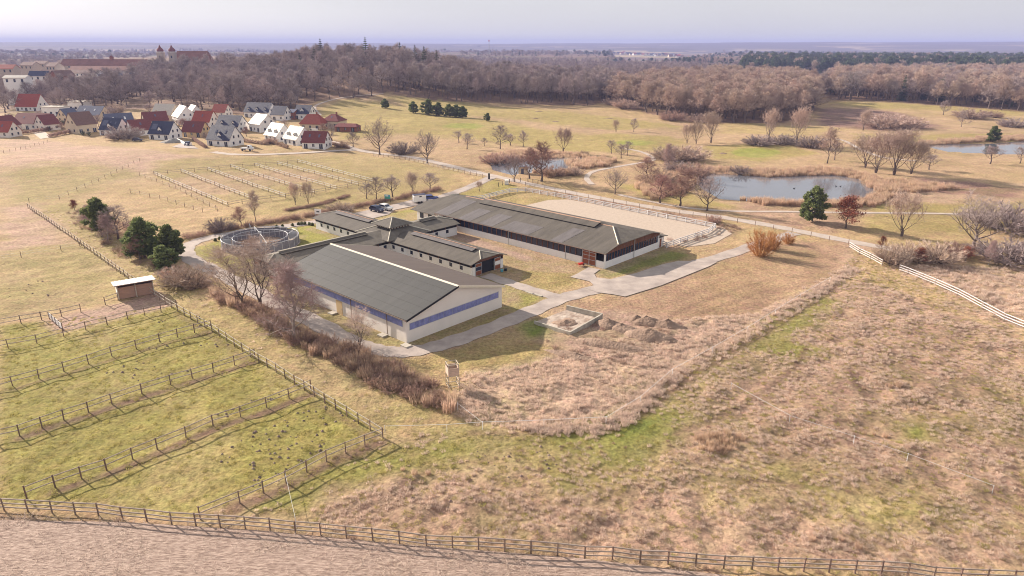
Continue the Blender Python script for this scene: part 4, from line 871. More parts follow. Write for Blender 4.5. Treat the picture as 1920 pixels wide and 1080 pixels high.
fence('field_fence', 'three-rail brown fence along the stubble field in the foreground', PX((-120, 945), (8, 956), (98, 962), (185, 967), (322, 983), (460, 992), (650, 1009), (800, 1026), (1045, 1042), (1200, 1054), (1410, 1068), (1700, 1083), (2000, 1102)), 2.35, 1.4, (.97, .62, .3), PO, RG, rt=(.045, .11))
fence('white_fence', 'left piece of the white three-rail fence by the thicket', PX((1592, 466), (1653, 499)), 5, 1.35, (.96, .62, .3), RG, RW, rt=(.05, .11))
fence('white_fence', 'long right piece of the white three-rail fence running down the rough meadow', PX((1685, 508), (1703, 514), (1753, 535), (1840, 578), (1930, 622), (2040, 672)), 6.5, 1.35, (.96, .62, .3), RG, RW, rt=(.05, .11))
fence('arena_fence', 'white fence along three sides of the sand riding arena', PX((870, 379), (905, 374), (955, 361), (985, 359), (1100, 380), (1250, 410), (1341, 428), (1328, 438), (1275, 456), (1250, 465), (1236, 459)), 2.9, 1.25, (.95, .6, .28), RW, RW, pt=.2, rt=(.07, .19))
# small paddocks below the village
UPAD = [((289, 328), (428, 388)), ((340, 323), (480, 378)), ((389, 319), (536, 372)), ((433, 315), (590, 364)), ((478, 312), (632, 357)), ((520, 309), (672, 349)), ((558, 305), (700, 343))]
ordn = ['first', 'second', 'third', 'fourth', 'fifth', 'sixth', 'seventh', 'eighth', 'ninth', 'tenth', 'eleventh', 'twelfth']
for k, (a, b_) in enumerate(UPAD):
    fence('small_paddock_fence', ordn[k] + ' pale rail fence from the left between the small paddocks below the village', PX(a, b_), 4.0, 1.35, (.95, .5), PO, RW, rt=(.05, .09))
fence('small_paddock_fence', 'dark rail fence closing the lower ends of the small paddocks', PX((428, 388), (480, 378), (536, 372), (590, 364), (632, 357), (672, 349), (700, 343)), 3.8, 1.35, (.95, .5), PO, RG)
fence('small_paddock_fence', 'dark rail fence closing the upper ends of the small paddocks', PX((289, 329), (340, 324), (389, 320), (433, 316), (478, 313), (520, 310), (558, 306)), 3.8, 1.35, (.95, .5), PO, RG)
def wire(name, label, pts, spacing, ph=1.3, rails=(.9, .5), rt=(.012, .02), pm=None, rm=None, pt=.1): return fence(name, label, pts, spacing, ph, rails, pm or PO, rm or M['steel'], pt, rt)
wire('wire_fence', 'wire fence climbing from the lane towards the village pasture', PX((55, 380), (112, 374), (160, 352), (230, 318), (262, 303)), 5)
wire('wire_fence', 'wire fence along the ridge of the village pasture', PX((-30, 293), (30, 283), (90, 268)), 4.0)
wire('wire_fence', 'wire fence across the left pasture above the shelter', PX((-30, 495), (40, 483), (115, 471), (150, 462)), 6)
wire('wire_fence', 'wire fence left of the small paddocks, lower line', PX((245, 362), (300, 374), (380, 398), (408, 396)), 5)
wire('wire_fence', 'wire fence left of the small paddocks, upper line', PX((262, 330), (330, 355), (405, 393)), 5)
wire('road_fence', 'thin dark fence along the near side of the country road', PX((985, 348), (1060, 364), (1150, 381), (1250, 399), (1350, 413), (1450, 430), (1520, 444), (1590, 460)), 4.2, 1.2)
wire('road_fence', 'pale mesh fence along the road above the small paddocks', PX((700, 293), (760, 300), (860, 323), (905, 333)), 3.4, 1.3, (.95, .6, .3), (.02, .05), rm=M['railwhite'])
wire('plot_fence', 'dark fence around the plot with the white tank', PX((935, 350), (962, 341), (990, 341), (1018, 347)), 2.2, 1.3, rails=(.95, .5), pt=.14, pm=M['black'])
wire('electric_fence', 'white electric tape fence from the paddock corner across the rough grass', PX((722, 812), (838, 808), (905, 806), (1020, 801), (1136, 797), (1200, 757), (1260, 708), (1400, 625), (1500, 562), (1555, 530)), 9, 1.1, (.95,), (.015, .035), rm=M['tape'], pm=M['tape'], pt=.04)
wire('electric_fence', 'short white tape from the reeds to the electric fence', PX((858, 770), (905, 806)), 8, 1.1, (.9,), (.012, .03), rm=M['tape'], pm=M['tape'], pt=.04)
wire('electric_fence', 'white tape between the lowest cross fence and the foreground fence', PX((537, 906), (556, 990)), 9, 1.2, (.9,), (.012, .035), rm=M['tape'], pm=M['tape'], pt=.04)
wire('electric_fence', 'faint tape fence across the right-hand rough meadow', PX((1370, 730), (1480, 790), (1600, 832), (1700, 865), (1860, 925)), 9, 1.0, (.95,), (.01, .025), rm=M['tape'], pm=M['tape'], pt=.04)

# ------------------------------------------------------------------ plants: prototypes
def twigs(b, p, d, n, L, wd, sp, m=1, droop=0, r=rnd):
    for _ in range(n):
        v = (d + Vector((r.uniform(-sp, sp), r.uniform(-sp, sp), r.uniform(-sp, sp) - droop))).normalized()
        l = L * r.uniform(.6, 1.2); o = v.orthogonal().normalized(); o.rotate(Matrix.Rotation(r.uniform(0, 6.28), 3, v))
        s0 = p + d * (r.uniform(-.3, .3) * L)
        k = s0 + v * (l * .5) + o * (l * r.uniform(-.12, .12)); e = s0 + v * l + Vector((0, 0, -droop * l * .4))
        b.add([s0 - o * wd / 2, s0 + o * wd / 2, k + o * wd * .35, k - o * wd * .35, e], [(0, 1, 2, 3), (3, 2, 4)], m)
def gen_tree(seed, H_=12, clear=.22, nl=14, spread=(75, 25), llen=.42, trunk_top=.8, tr=.022, trop=.25, sub=7, sub2=4, nt=8, tw=.035, tl=.95, droop=0, stems=1, lean=0, profile=None):
    r = random.Random(seed); b = MB()
    profile = profile or (lambda t: 1 - .55 * t)
    for s in range(stems):
        az0 = 2 * math.pi * s / stems + r.random(); ln = lean if stems > 1 else 0
        pts = [Vector((0, 0, -.3))]; n = 7; top = H_ * trunk_top
        base = Vector((math.cos(az0), math.sin(az0), 0))
        for k in range(1, n + 1):
            t = k / n; pts.append(base * (ln * H_ * t ** .8) + Vector((r.uniform(-1, 1) * .02 * H_, r.uniform(-1, 1) * .02 * H_, top * t)))
        R0 = tr * H_ / (stems ** .5)
        rad = lambda t: R0 * (1 - .82 * t)
        for k in range(n): b.tube(pts[k], pts[k + 1], rad(k / n) * (1.35 if k == 0 else 1), rad((k + 1) / n), 6, 0, False)
        nn = max(4, nl // stems)
        for i in range(nn):
            t = clear + (1 - clear) * (i + .5) / nn; x = t * n; k = min(int(x), n - 1); p = pts[k].lerp(pts[k + 1], x - k)
            tt = (t - clear) / (1 - clear); az = i * 2.4 + r.uniform(-.4, .4) + az0; el = R_(90 - (spread[0] + (spread[1] - spread[0]) * tt) + r.uniform(-8, 8))
            d = Vector((math.cos(az) * math.cos(el), math.sin(az) * math.cos(el), math.sin(el))); L = llen * H_ * profile(tt) * r.uniform(.85, 1.15)
            if stems > 1: d = (d + base * .5).normalized()
            q = p; rr = rad(t) * .62; seg = 4; lim = [q]
            for j in range(seg):
                d = (d + Vector((r.uniform(-.22, .22), r.uniform(-.22, .22), r.uniform(-.12, .18) + trop * .3))).normalized()
                q2 = q + d * (L / seg); b.tube(q, q2, rr * (1 - .2 * j), rr * (1 - .2 * (j + 1)), 4, 0, False); q = q2; lim.append(q)
            for j in range(sub):
                u = .25 + .75 * (j + r.random() * .6) / sub; u = min(u, .999); kk = int(u * seg); p2 = lim[kk].lerp(lim[kk + 1], u * seg - kk)
                d2 = (d * .6 + Vector((r.uniform(-1, 1), r.uniform(-1, 1), r.uniform(-.25, .9) - droop))).normalized(); L2 = L * .5 * (1.15 - .5 * u) * r.uniform(.8, 1.2)
                r2 = rr * .4; q = p2; lim2 = [q]
                for g in range(2):
                    d2 = (d2 + Vector((r.uniform(-.2, .2), r.uniform(-.2, .2), r.uniform(-.1, .2) + trop * .2 - droop * .5))).normalized(); q2 = q + d2 * (L2 / 2)
                    b.tube(q, q2, r2 * (1 - .35 * g), r2 * (1 - .35 * (g + 1)), 3, 0, False); q = q2; lim2.append(q)
                for g in range(sub2):
                    u2 = .2 + .8 * (g + r.random()) / sub2; u2 = min(u2, .999); kk = int(u2 * 2); p3 = lim2[kk].lerp(lim2[kk + 1], u2 * 2 - kk)
                    d3 = (d2 * .5 + Vector((r.uniform(-1, 1), r.uniform(-1, 1), r.uniform(-.3, .9) - droop))).normalized(); L3 = L2 * .55 * r.uniform(.7, 1.2); e3 = p3 + d3 * L3
                    o = d3.orthogonal().normalized() * (tw * .75); b.add([p3 - o, p3 + o, e3 + o * .5, e3 - o * .5], [(0, 1, 2, 3)], 1)
                    twigs(b, p3.lerp(e3, .6), d3, nt, tl, tw, .8, 1, droop, r)
    zt = max(v[2] for v in b.v); k = 1.0 / zt
    b.v = [(x * k, y * k, z * k) for x, y, z in b.v]
    return b
def split(b, sel):
    o = MB(); mp_ = {}
    for f, m in zip(b.f, b.m):
        if m in sel:
            ff = []
            for i in f:
                if i not in mp_: mp_[i] = len(o.v); o.v.append(b.v[i])
                ff.append(mp_[i])
            o.f.append(tuple(ff)); o.m.append(0)
    return o
def needle_clump(b, c, rx, rz, n, s, r, m=1):
    for _ in range(n):
        a, e = r.uniform(0, 6.28), r.uniform(-1, 1); q = r.random() ** .4
        p = c + Vector((math.cos(a) * math.sqrt(1 - e * e) * rx * q, math.sin(a) * math.sqrt(1 - e * e) * rx * q, e * rz * q))
        d = Vector((r.uniform(-1, 1), r.uniform(-1, 1), r.uniform(-.3, 1))).normalized(); o = d.orthogonal().normalized(); o.rotate(Matrix.Rotation(r.uniform(0, 6.28), 3, d))
        l = s * r.uniform(.7, 1.3); b.add([p - o * l * .32, p + o * l * .32, p + d * l + o * l * .12, p + d * l - o * l * .2], [(0, 1, 2, 3)], m)
def gen_spruce(seed, n=17):
    r = random.Random(seed); b = MB(); b.tube((0, 0, -.02), (0, 0, .97), .018, .003, 6, 0, False)
    for i in range(n):
        t = i / (n - 1); z = .08 + .86 * t; R0 = .185 * (1 - t) ** .85 + .012; k = 9 if t < .7 else 6
        for j in range(k):
            a = j * 6.283 / k + i * .7 + r.uniform(-.2, .2); L = R0 * r.uniform(.75, 1.15); d = Vector((math.cos(a), math.sin(a), -.28)); e = Vector((0, 0, z)) + d * L
            b.tube((0, 0, z), e, .004, .001, 3, 0, False)
            for g in range(7):
                u = (g + .6) / 7; c = Vector((0, 0, z)).lerp(e, u); o = Vector((-d.y, d.x, 0)); wd = L * .34 * (1.1 - u * .75)
                for sd in (-1, 1):
                    tip = c + o * (sd * wd) + d * (wd * .5) + Vector((0, 0, r.uniform(-.025, .004))); hw_ = .016 * r.uniform(.7, 1.3)
                    b.add([c - d * hw_, c + d * hw_, tip + Vector((0, 0, r.uniform(-.01, .01))), tip - d * hw_ * .8], [(0, 1, 2, 3)], 1)
    b.add([(-.004, 0, .93), (.004, 0, .93), (0, 0, 1.0)], [(0, 1, 2)], 1); return b
def gen_pine(seed, low=.25, rx=.30, ncl=30, npc=85, s=.06):
    r = random.Random(seed); b = MB(); pts = [Vector((0, 0, -.02))]
    for k in range(1, 6): pts.append(Vector((r.uniform(-.02, .02) * k, r.uniform(-.02, .02) * k, .18 * k)))
    for k in range(5): b.tube(pts[k], pts[k + 1], .026 * (1 - k * .17), .026 * (1 - (k + 1) * .17), 6, 0, False)
    for i in range(ncl):
        t = low + (1 - low) * (i + .5) / ncl; a = i * 2.4 + r.uniform(-.5, .5); prof = math.sin(math.pi * min(1, (t - low) / (1 - low) * .82 + .18)) ** .7
        R0 = rx * prof * r.uniform(.35, 1.08); c = Vector((math.cos(a) * R0, math.sin(a) * R0, t * .92 + r.uniform(-.03, .03)))
        st_ = Vector((0, 0, max(.1, c.z - .14))); b.tube(st_, c, .009, .004, 4, 0, False)
        needle_clump(b, c, .105 * r.uniform(.7, 1.25), .07 * r.uniform(.7, 1.2), npc, s, r)
    zt = max(v[2] for v in b.v); b.v = [(x / zt, y / zt, z / zt) for x, y, z in b.v]; return b
def gen_bush(seed, stems=60, nt=22, wdt=1.0, tw=.012, up=.9):
    r = random.Random(seed); b = MB()
    for _ in range(stems):
        a = r.uniform(0, 6.28); q = r.random() ** .6; el = r.uniform(.25, up); d = Vector((math.cos(a) * q, math.sin(a) * q, el)).normalized()
        L = r.uniform(.55, .98) * (1.0 if d.z > .6 else .8); p0 = Vector((math.cos(a) * q * .25 * wdt, math.sin(a) * q * .25 * wdt, -.03)); p1 = p0 + d * L * .55; p2 = p1 + (d + Vector((r.uniform(-.25, .25), r.uniform(-.25, .25), .15))).normalized() * L * .4
        b.tube(p0, p1, .012, .008, 3, 0, False); b.tube(p1, p2, .008, .004, 3, 0, False)
        twigs(b, p1, d, nt // 2, .26, tw, .75, 1, 0, r); twigs(b, p2, d, nt // 2, .22, tw, .8, 1, 0, r)
    zt = max(v[2] for v in b.v); b.v = [(x / zt * wdt, y / zt * wdt, z / zt) for x, y, z in b.v]; return b
def gen_blades(seed, n, h, rad, wd, lean, mats=1):
    r = random.Random(seed); b = MB()
    for _ in range(n):
        a = r.uniform(0, 6.28); q = rad * math.sqrt(r.random()); p = Vector((math.cos(a) * q, math.sin(a) * q, -.03)); f = r.uniform(0, 6.28); o = Vector((math.cos(f), math.sin(f), 0)) * wd
        l = h * r.uniform(.55, 1.1); d = Vector((math.cos(a), math.sin(a), 0)) * lean * r.uniform(.2, 1.2) + Vector((r.uniform(-.2, .2), r.uniform(-.2, .2), 0)) * lean
        m1 = p + Vector((0, 0, l * .6)) + d * l * .35; e = p + Vector((0, 0, l * (1 - .35 * min(1, d.length)))) + d * l
        b.add([p - o, p + o, m1 + o * .8, m1 - o * .8, e], [(0, 1, 2, 3), (3, 2, 4)], 0)
    return b
PROTO = {}
NOMW = dict(round=.92, round2=.85, oak=1.25, vase=.85, fan=.85, fruit=.95, birch=.75, redtree=.95, tall=.58, tall2=.55, tallbrown=.58, roundbrown=.85, beech=.85)
def proto(key, b, tm, cm):
  if key in NOMW:
    k = NOMW[key] / (2 * float(np.percentile([math.hypot(v[0], v[1]) for v in b.v], 97))); b.v = [(x * k, y * k, z) for x, y, z in b.v]
  PROTO[key] = dict(b=b, tm=tm, cm=cm, trunk=split(b, (0,)).mesh(key + '_trunk', tm), crown=split(b, (1,)).mesh(key + '_crown', cm), whole=b.mesh(key, [tm, cm]))
proto('round', gen_tree(1, 12, .22, 15), M['bark'], M['twig'])
proto('round2', gen_tree(2, 12, .28, 14, (70, 20), .40), M['bark'], M['twig'])
proto('oak', gen_tree(3, 12, .25, 13, (80, 35), .66, .62, .034, .35, 8, 5, 8, .035, .9, profile=lambda t: 1 - .35 * t), M['bark'], M['twig'])
proto('tall', gen_tree(4, 22, .32, 16, (68, 28), .34, .84, .013, .3, 6, 4, 7, .06, 1.7), M['bark'], M['twig'])
proto('tall2', gen_tree(5, 22, .40, 15, (72, 30), .33, .82, .014, .3, 6, 4, 7, .06, 1.7), M['bark'], M['twig'])
proto('vase', gen_tree(6, 10, .12, 15, (38, 12), .62, .55, .024, .5, 8, 5, 8, .03, .95, stems=3, lean=.09), M['bark'], M['twigpale'])
proto('fan', gen_tree(26, 12, .10, 21, (34, 12), .40, .78, .013, .5, 7, 5, 7, .017, .8, stems=3, lean=.10), M['bark'], M['twigpale'])
proto('fruit', gen_tree(7, 6, .28, 11, (60, 30), .42, .75, .022, .3, 6, 4, 6, .025, .55), M['bark'], M['twig'])
proto('birch', gen_tree(8, 13, .13, 19, (60, 15), .38, .93, .017, .25, 8, 6, 10, .026, 1.1, droop=.3), M['birchbark'], M['twigpink'])
proto('redtree', gen_tree(9, 10, .22, 14, (70, 25), .42), M['bark'], M['twigred'])
proto('tallbrown', gen_tree(10, 20, .28, 16, (58, 24), .33, .86, .012, .3, 7, 4, 8, .06, 1.5), M['bark'], M['twigpale'])
proto('roundbrown', gen_tree(11, 14, .22, 15, (65, 18), .40, .82, .02, .3, 7, 4, 9, .045, 1.1), M['bark'], M['twigpale'])
proto('spruce', gen_spruce(12), M['bark'], M['needled']); proto('spruce2', gen_spruce(13, 15), M['bark'], M['needled'])
proto('pine', gen_pine(14, .25, .32, 40, 110, .055), M['bark'], M['needle']); proto('pine2', gen_pine(15, .10, .38, 48, 120, .058), M['bark'], M['needle']); proto('pinetall', gen_pine(16, .5, .20, 22, 80, .05), M['bark'], M['needled'])
proto('bush', gen_bush(17, 110, 30), M['bark'], M['brush']); proto('bushpale', gen_bush(18, 110, 30, 1.1), M['bark'], M['twigpale']); proto('bushdark', gen_bush(19, 120, 32, 1.1), M['bark'], M['twig']); proto('osier', gen_bush(20, 90, 26, .9, .012, 1.6), M['twigorange'], M['twigorange'])
# beech that keeps withered leaves
bl = gen_tree(21, 9, .15, 14, (75, 25), .42, .85, .02, .3, 7, 4, 3)
rr_ = random.Random(5)
for v in [v for v, in zip(bl.v[::9])]:
    if v[2] > .25 and rr_.random() < .9:
        for _ in range(2):
            p = Vector(v) + Vector((rr_.gauss(0, .03), rr_.gauss(0, .03), rr_.gauss(0, .03))); o = Vector((rr_.uniform(-1, 1), rr_.uniform(-1, 1), rr_.uniform(-1, 1))).normalized() * .011; q_ = o.orthogonal().normalized() * .014
            bl.add([p - o, p + q_, p + o, p - q_], [(0, 1, 2, 3)], 1)
proto('beech', bl, M['bark'], M['leafred'])
def tree(name, label, px, py, top, kind, wide=1.0, cat='tree', group=None, parts=True, pos=None, hgt=None):
    p = pos or gp(px, py); p = onground(p, -.05); h = hgt or max(.8, height_at(p, top)); k = PROTO[kind]
    if parts:
        t = thing(name, label, cat, p, rnd.uniform(0, 6.28), group); t.scale = (h * wide, h * wide, h)
        link('trunk' if cat == 'tree' else 'stems', k['trunk'], t); link('crown' if cat == 'tree' else 'twigs', k['crown'], t)
    else:
        t = link(name, k['whole'], loc=p, label=label, cat=cat, group=group); t.rotation_euler.z = rnd.uniform(0, 6.28); t.scale = (h * wide, h * wide, h)
    return t

# ------------------------------------------------------------------ single trees and shrubs
T_ = [
 # left thicket
 ('bare_tree', 'greyish bare tree behind the left pine at the top of the thicket', 222, 448, 380, 'round', 1.1), ('bare_tree', 'pale bare tree at the left end of the thicket', 172, 432, 380, 'birch', 1.0), ('birch_tree', 'white-stemmed birch in front of the left pine', 205, 455, 398, 'birch', .85),
 ('pine_tree', 'leftmost dark pine in the thicket by the lane', 192, 444, 369, 'pine', .95), ('pine_tree', 'tall yellowish green pine in the middle of the thicket', 272, 482, 406, 'pine2', 1.1), ('pine_tree', 'dark pine at the right of the thicket beside the drive', 322, 484, 419, 'pine2', 1.0), ('pine_tree', 'low bright bushy pine at the front of the thicket', 308, 503, 459, 'pine2', 1.3),
 ('bare_tree', 'bare tree between the thicket pines', 262, 486, 436, 'redtree', .9), ('beech_shrub', 'small beech shrub with red withered leaves at the thicket end', 140, 394, 373, 'beech', 1.0),
 # ditch beside the hall
 ('bare_tree', 'tall thin bare tree left of the horse walker end of the ditch', 455, 572, 440, 'fan', 1.15), ('bare_tree', 'tall bare tree with upright limbs before the stable gable', 490, 572, 436, 'fan', 1.15), ('birch_tree', 'large pinkish birch with white trunk in front of the dark hall roof', 556, 640, 484, 'birch', .98), ('bare_tree', 'slim bare tree left of the birch', 522, 548, 480, 'fruit', .8), ('bare_tree', 'small pink bare tree before the hall side wall', 676, 650, 572, 'fan', 1.0), ('bare_tree', 'young topiary-like tree by the drive beside the ditch', 504, 552, 522, 'fruit', .7),
 # by the hedge and the upper drive
 ('bare_tree', 'slender bare tree by the hedge above the horse walker', 480, 416, 352, 'tallbrown', .8), ('reddish_shrub', 'small reddish bare tree by the hedge left of the slender tree', 452, 424, 385, 'redtree', .9),
 ('bare_tree', 'left of two upright bare trees on the soil bank', 554, 384, 337, 'vase', .7), ('bare_tree', 'right of two upright bare trees on the soil bank', 578, 382, 338, 'vase', .7),
 ('bare_tree', 'first bare tree from the left in the row behind the notice board', 688, 373, 340, 'fruit', 1.0), ('bare_tree', 'second bare tree from the left in the row behind the notice board', 706, 373, 328, 'round', .9), ('bare_tree', 'third bare tree from the left in the row behind the notice board', 736, 369, 326, 'fruit', 1.1), ('bare_tree', 'fourth bare tree from the left in the row behind the notice board', 774, 364, 318, 'vase', .8), ('bare_tree', 'fifth bare tree from the left in the row behind the notice board', 806, 358, 321, 'fruit', 1.1),
 ('willow_shrub', 'small fan-shaped shrub on the lawn by the drive entrance', 899, 359, 338, 'vase', .8),
 # road and golf course
 ('bare_tree', 'large round bare tree on the road bend beside the village', 712, 290, 213, 'oak', .62), ('bare_tree', 'gnarled ivy-trunked bare tree by the road, right of the large round one', 801, 306, 238, 'oak', .7), ('bare_shrub', 'dense brown shrub between the two large roadside trees', 757, 288, 262, 'bushdark', 1.3),
 ('bare_tree', 'small bare tree at the front garden bend', 662, 276, 245, 'fruit', 1.0), ('bare_tree', 'bare garden tree by the village lane', 623, 263, 228, 'round', .8),
 ('bare_tree', 'left of two small golf-course trees below the pine hedge', 860, 267, 243, 'fruit', 1.1), ('bare_tree', 'right of two small golf-course trees below the pine hedge', 876, 280, 247, 'fruit', 1.0), ('bare_tree', 'tiny bare tree on the fairway', 908, 274, 257, 'fruit', 1.0), ('bare_tree', 'dark bare tree at the centre of the fairway row', 938, 279, 231, 'round', .95), ('bare_tree', 'short bare tree right of the centre fairway tree', 957, 273, 249, 'fruit', 1.3), ('bare_tree', 'thin pale tree on the fairway row', 981, 275, 242, 'round2', .8), ('bare_tree', 'broad pale tree above the small pond', 1056, 285, 235, 'vase', .8),
 ('bare_tree', 'thin sapling on the path bank, left of three', 1146, 288, 260, 'fruit', .9), ('bare_tree', 'leaning sapling on the path bank, middle of three', 1165, 297, 268, 'fruit', 1.1), ('bare_tree', 'sapling on the path bank, right of three', 1176, 292, 262, 'fruit', .8), ('bare_tree', 'left of two small trees on the far fairway', 1155, 248, 222, 'vase', .7), ('bare_tree', 'right of two small trees on the far fairway', 1188, 247, 220, 'round', .9),
 ('bare_tree', 'pollarded dark tree at the left end of the small pond', 965, 341, 284, 'oak', .6), ('bare_tree', 'slim reddish tree beside the pump house', 993, 335, 272, 'redtree', .8), ('bare_tree', 'tall reddish tree on the road before the small pond', 1015, 340, 260, 'redtree', .9),
 ('bare_tree', 'dark spreading tree on the road below the golf path', 1153, 364, 311, 'oak', .7), ('bare_tree', 'stout dark reddish tree at the pond path, left', 1238, 381, 324, 'redtree', 1.2), ('bare_tree', 'double-stemmed tree right of the stout one', 1275, 386, 328, 'redtree', 1.1), ('bare_tree', 'large open-crowned tree standing before the big pond', 1326, 395, 318, 'oak', .62), ('birch_tree', 'white-stemmed dead-looking birch in the pond thicket', 1250, 332, 264, 'birch', .6),
 ('bare_tree', 'left of three willows beyond the putting green', 1288, 269, 228, 'vase', .7), ('bare_tree', 'middle of three willows beyond the putting green', 1305, 270, 222, 'vase', .7), ('bare_tree', 'right and widest of three willows beyond the putting green', 1333, 268, 203, 'vase', .85), ('willow_tree', 'left of two tall pale willows behind the putting green', 1440, 270, 197, 'vase', .7), ('willow_tree', 'right of two tall pale willows behind the putting green', 1493, 269, 194, 'vase', .7),
 ('bare_tree', 'cone-shaped bare tree right of the putting green', 1551, 306, 232, 'tallbrown', 1.0), ('bare_tree', 'small bare tree beside the cone-shaped one', 1565, 300, 262, 'fruit', .9), ('bare_tree', 'large multi-stemmed willow left of centre on the pond meadow', 1642, 324, 238, 'vase', .95), ('bare_tree', 'large multi-stemmed willow right of centre on the pond meadow', 1676, 328, 232, 'vase', .95), ('bare_tree', 'small dark tree right of the multi-stemmed willows', 1742, 318, 286, 'fruit', 1.3), ('bare_tree', 'left of two small trees on the right pond bank', 1856, 307, 270, 'fruit', 1.2), ('bare_tree', 'small tree at the right edge of the pond meadow', 1912, 306, 272, 'fruit', 1.0), ('bare_tree', 'bare round willow on the far meadow', 1618, 245, 202, 'vase', .8), ('bare_tree', 'bare tree on the far right meadow', 1802, 238, 205, 'round', .9), ('bare_tree', 'tree in the far meadow strip near the wood', 1768, 216, 186, 'round', 1.0),
 ('willow_tree', 'broad pinkish willow left of the multi-stemmed willows', 1622, 314, 246, 'vase', 1.05), ('willow_tree', 'broad pinkish willow right of the multi-stemmed willows', 1708, 326, 256, 'vase', 1.05), ('bare_tree', 'bare tree at the left foot of the big pond thicket', 1212, 340, 290, 'redtree', 1.1), ('bare_tree', 'reddish bare tree inside the thicket behind the road', 1288, 362, 314, 'redtree', 1.2),
 ('pine_tree', 'full green pine standing before the big pond', 1523, 417, 347, 'pine2', .95), ('beech_tree', 'tree with withered red-brown leaves right of the green pine', 1585, 428, 362, 'beech', 1.05), ('bare_tree', 'fan-shaped bare tree between the beech and the oak', 1690, 443, 352, 'vase', .85), ('oak_tree', 'wide gnarled bare oak at the right edge', 1823, 470, 351, 'oak', .86), ('bare_tree', 'thin white-stemmed sapling below the oak', 1853, 498, 446, 'birch', .6), ('beech_shrub', 'red-leaved shrub below the oak', 1810, 490, 460, 'beech', 1.1), ('beech_shrub', 'red-leaved shrub in the middle of the thicket', 1722, 494, 462, 'beech', 1.1),
 ('pine_tree', 'dark pine by the right-hand pond', 1861, 264, 235, 'pine2', 1.0), ('pine_tree', 'lone round pine on the slope left of the pine hedge', 722, 203, 184, 'pine2', 1.1), ('pine_tree', 'lone round pine right of the pine hedge', 914, 227, 211, 'pine2', 1.1),
 ('spruce_tree', 'tallest dark spruce at the brown wood edge', 1512, 205, 154, 'spruce', 1.2), ('spruce_tree', 'dark spruce left of the tallest one at the wood edge', 1497, 200, 160, 'spruce2', 1.1), ('spruce_tree', 'spruce standing in the brown wood', 1484, 190, 145, 'spruce', 1.1), ('spruce_tree', 'spruce rising from the bare wood left of the brown wood', 1204, 178, 132, 'spruce2', 1.2), ('spruce_tree', 'dark spruce at the right edge of the far wood', 1884, 195, 150, 'spruce', 1.1), ('spruce_tree', 'leaning dark spruce at the far right', 1898, 200, 163, 'spruce2', 1.2),
 ('bare_tree', 'big bare tree among the left village roofs', 118, 212, 160, 'oak', .7), ('blossom_tree', 'pale round tree behind the blue-roofed houses', 218, 212, 192, 'bushpale', .95), ('spruce_tree', 'dark garden spruce by the red-roofed house', 81, 196, 178, 'spruce', 1.4),
]
for nm, lb, px, py, tp, kd, wd in T_:
    tree(nm, lb, px, py, tp, kd, wd, cat='shrub' if 'shrub' in nm else 'tree')
for i, (px, py, tp) in enumerate(((775, 212, 189), (803, 215, 185), (822, 217, 191), (842, 219, 194), (856, 220, 195), (868, 221, 198))):
    tree('pine_tree', ordn[i] + ' pine from the left in the dark pine hedge on the fairway', px, py, tp, 'pine2', 1.15, group='pines in a hedge on the fairway')
for i, (px, d, tp) in enumerate(((602, 690, 70), (648, 700, 78), (686, 700, 67), (750, 690, 77), (778, 660, 82), (795, 650, 84), (818, 640, 91))):
    p = at_range(px, d); tree('spruce_tree', ordn[i] + ' spruce from the left standing above the bare crowns of the wooded hill', 0, 0, tp, 'spruce' if i % 2 else 'spruce2', 1.25, pos=p, hgt=height_at(p, tp), group='spruces on the wooded hill')
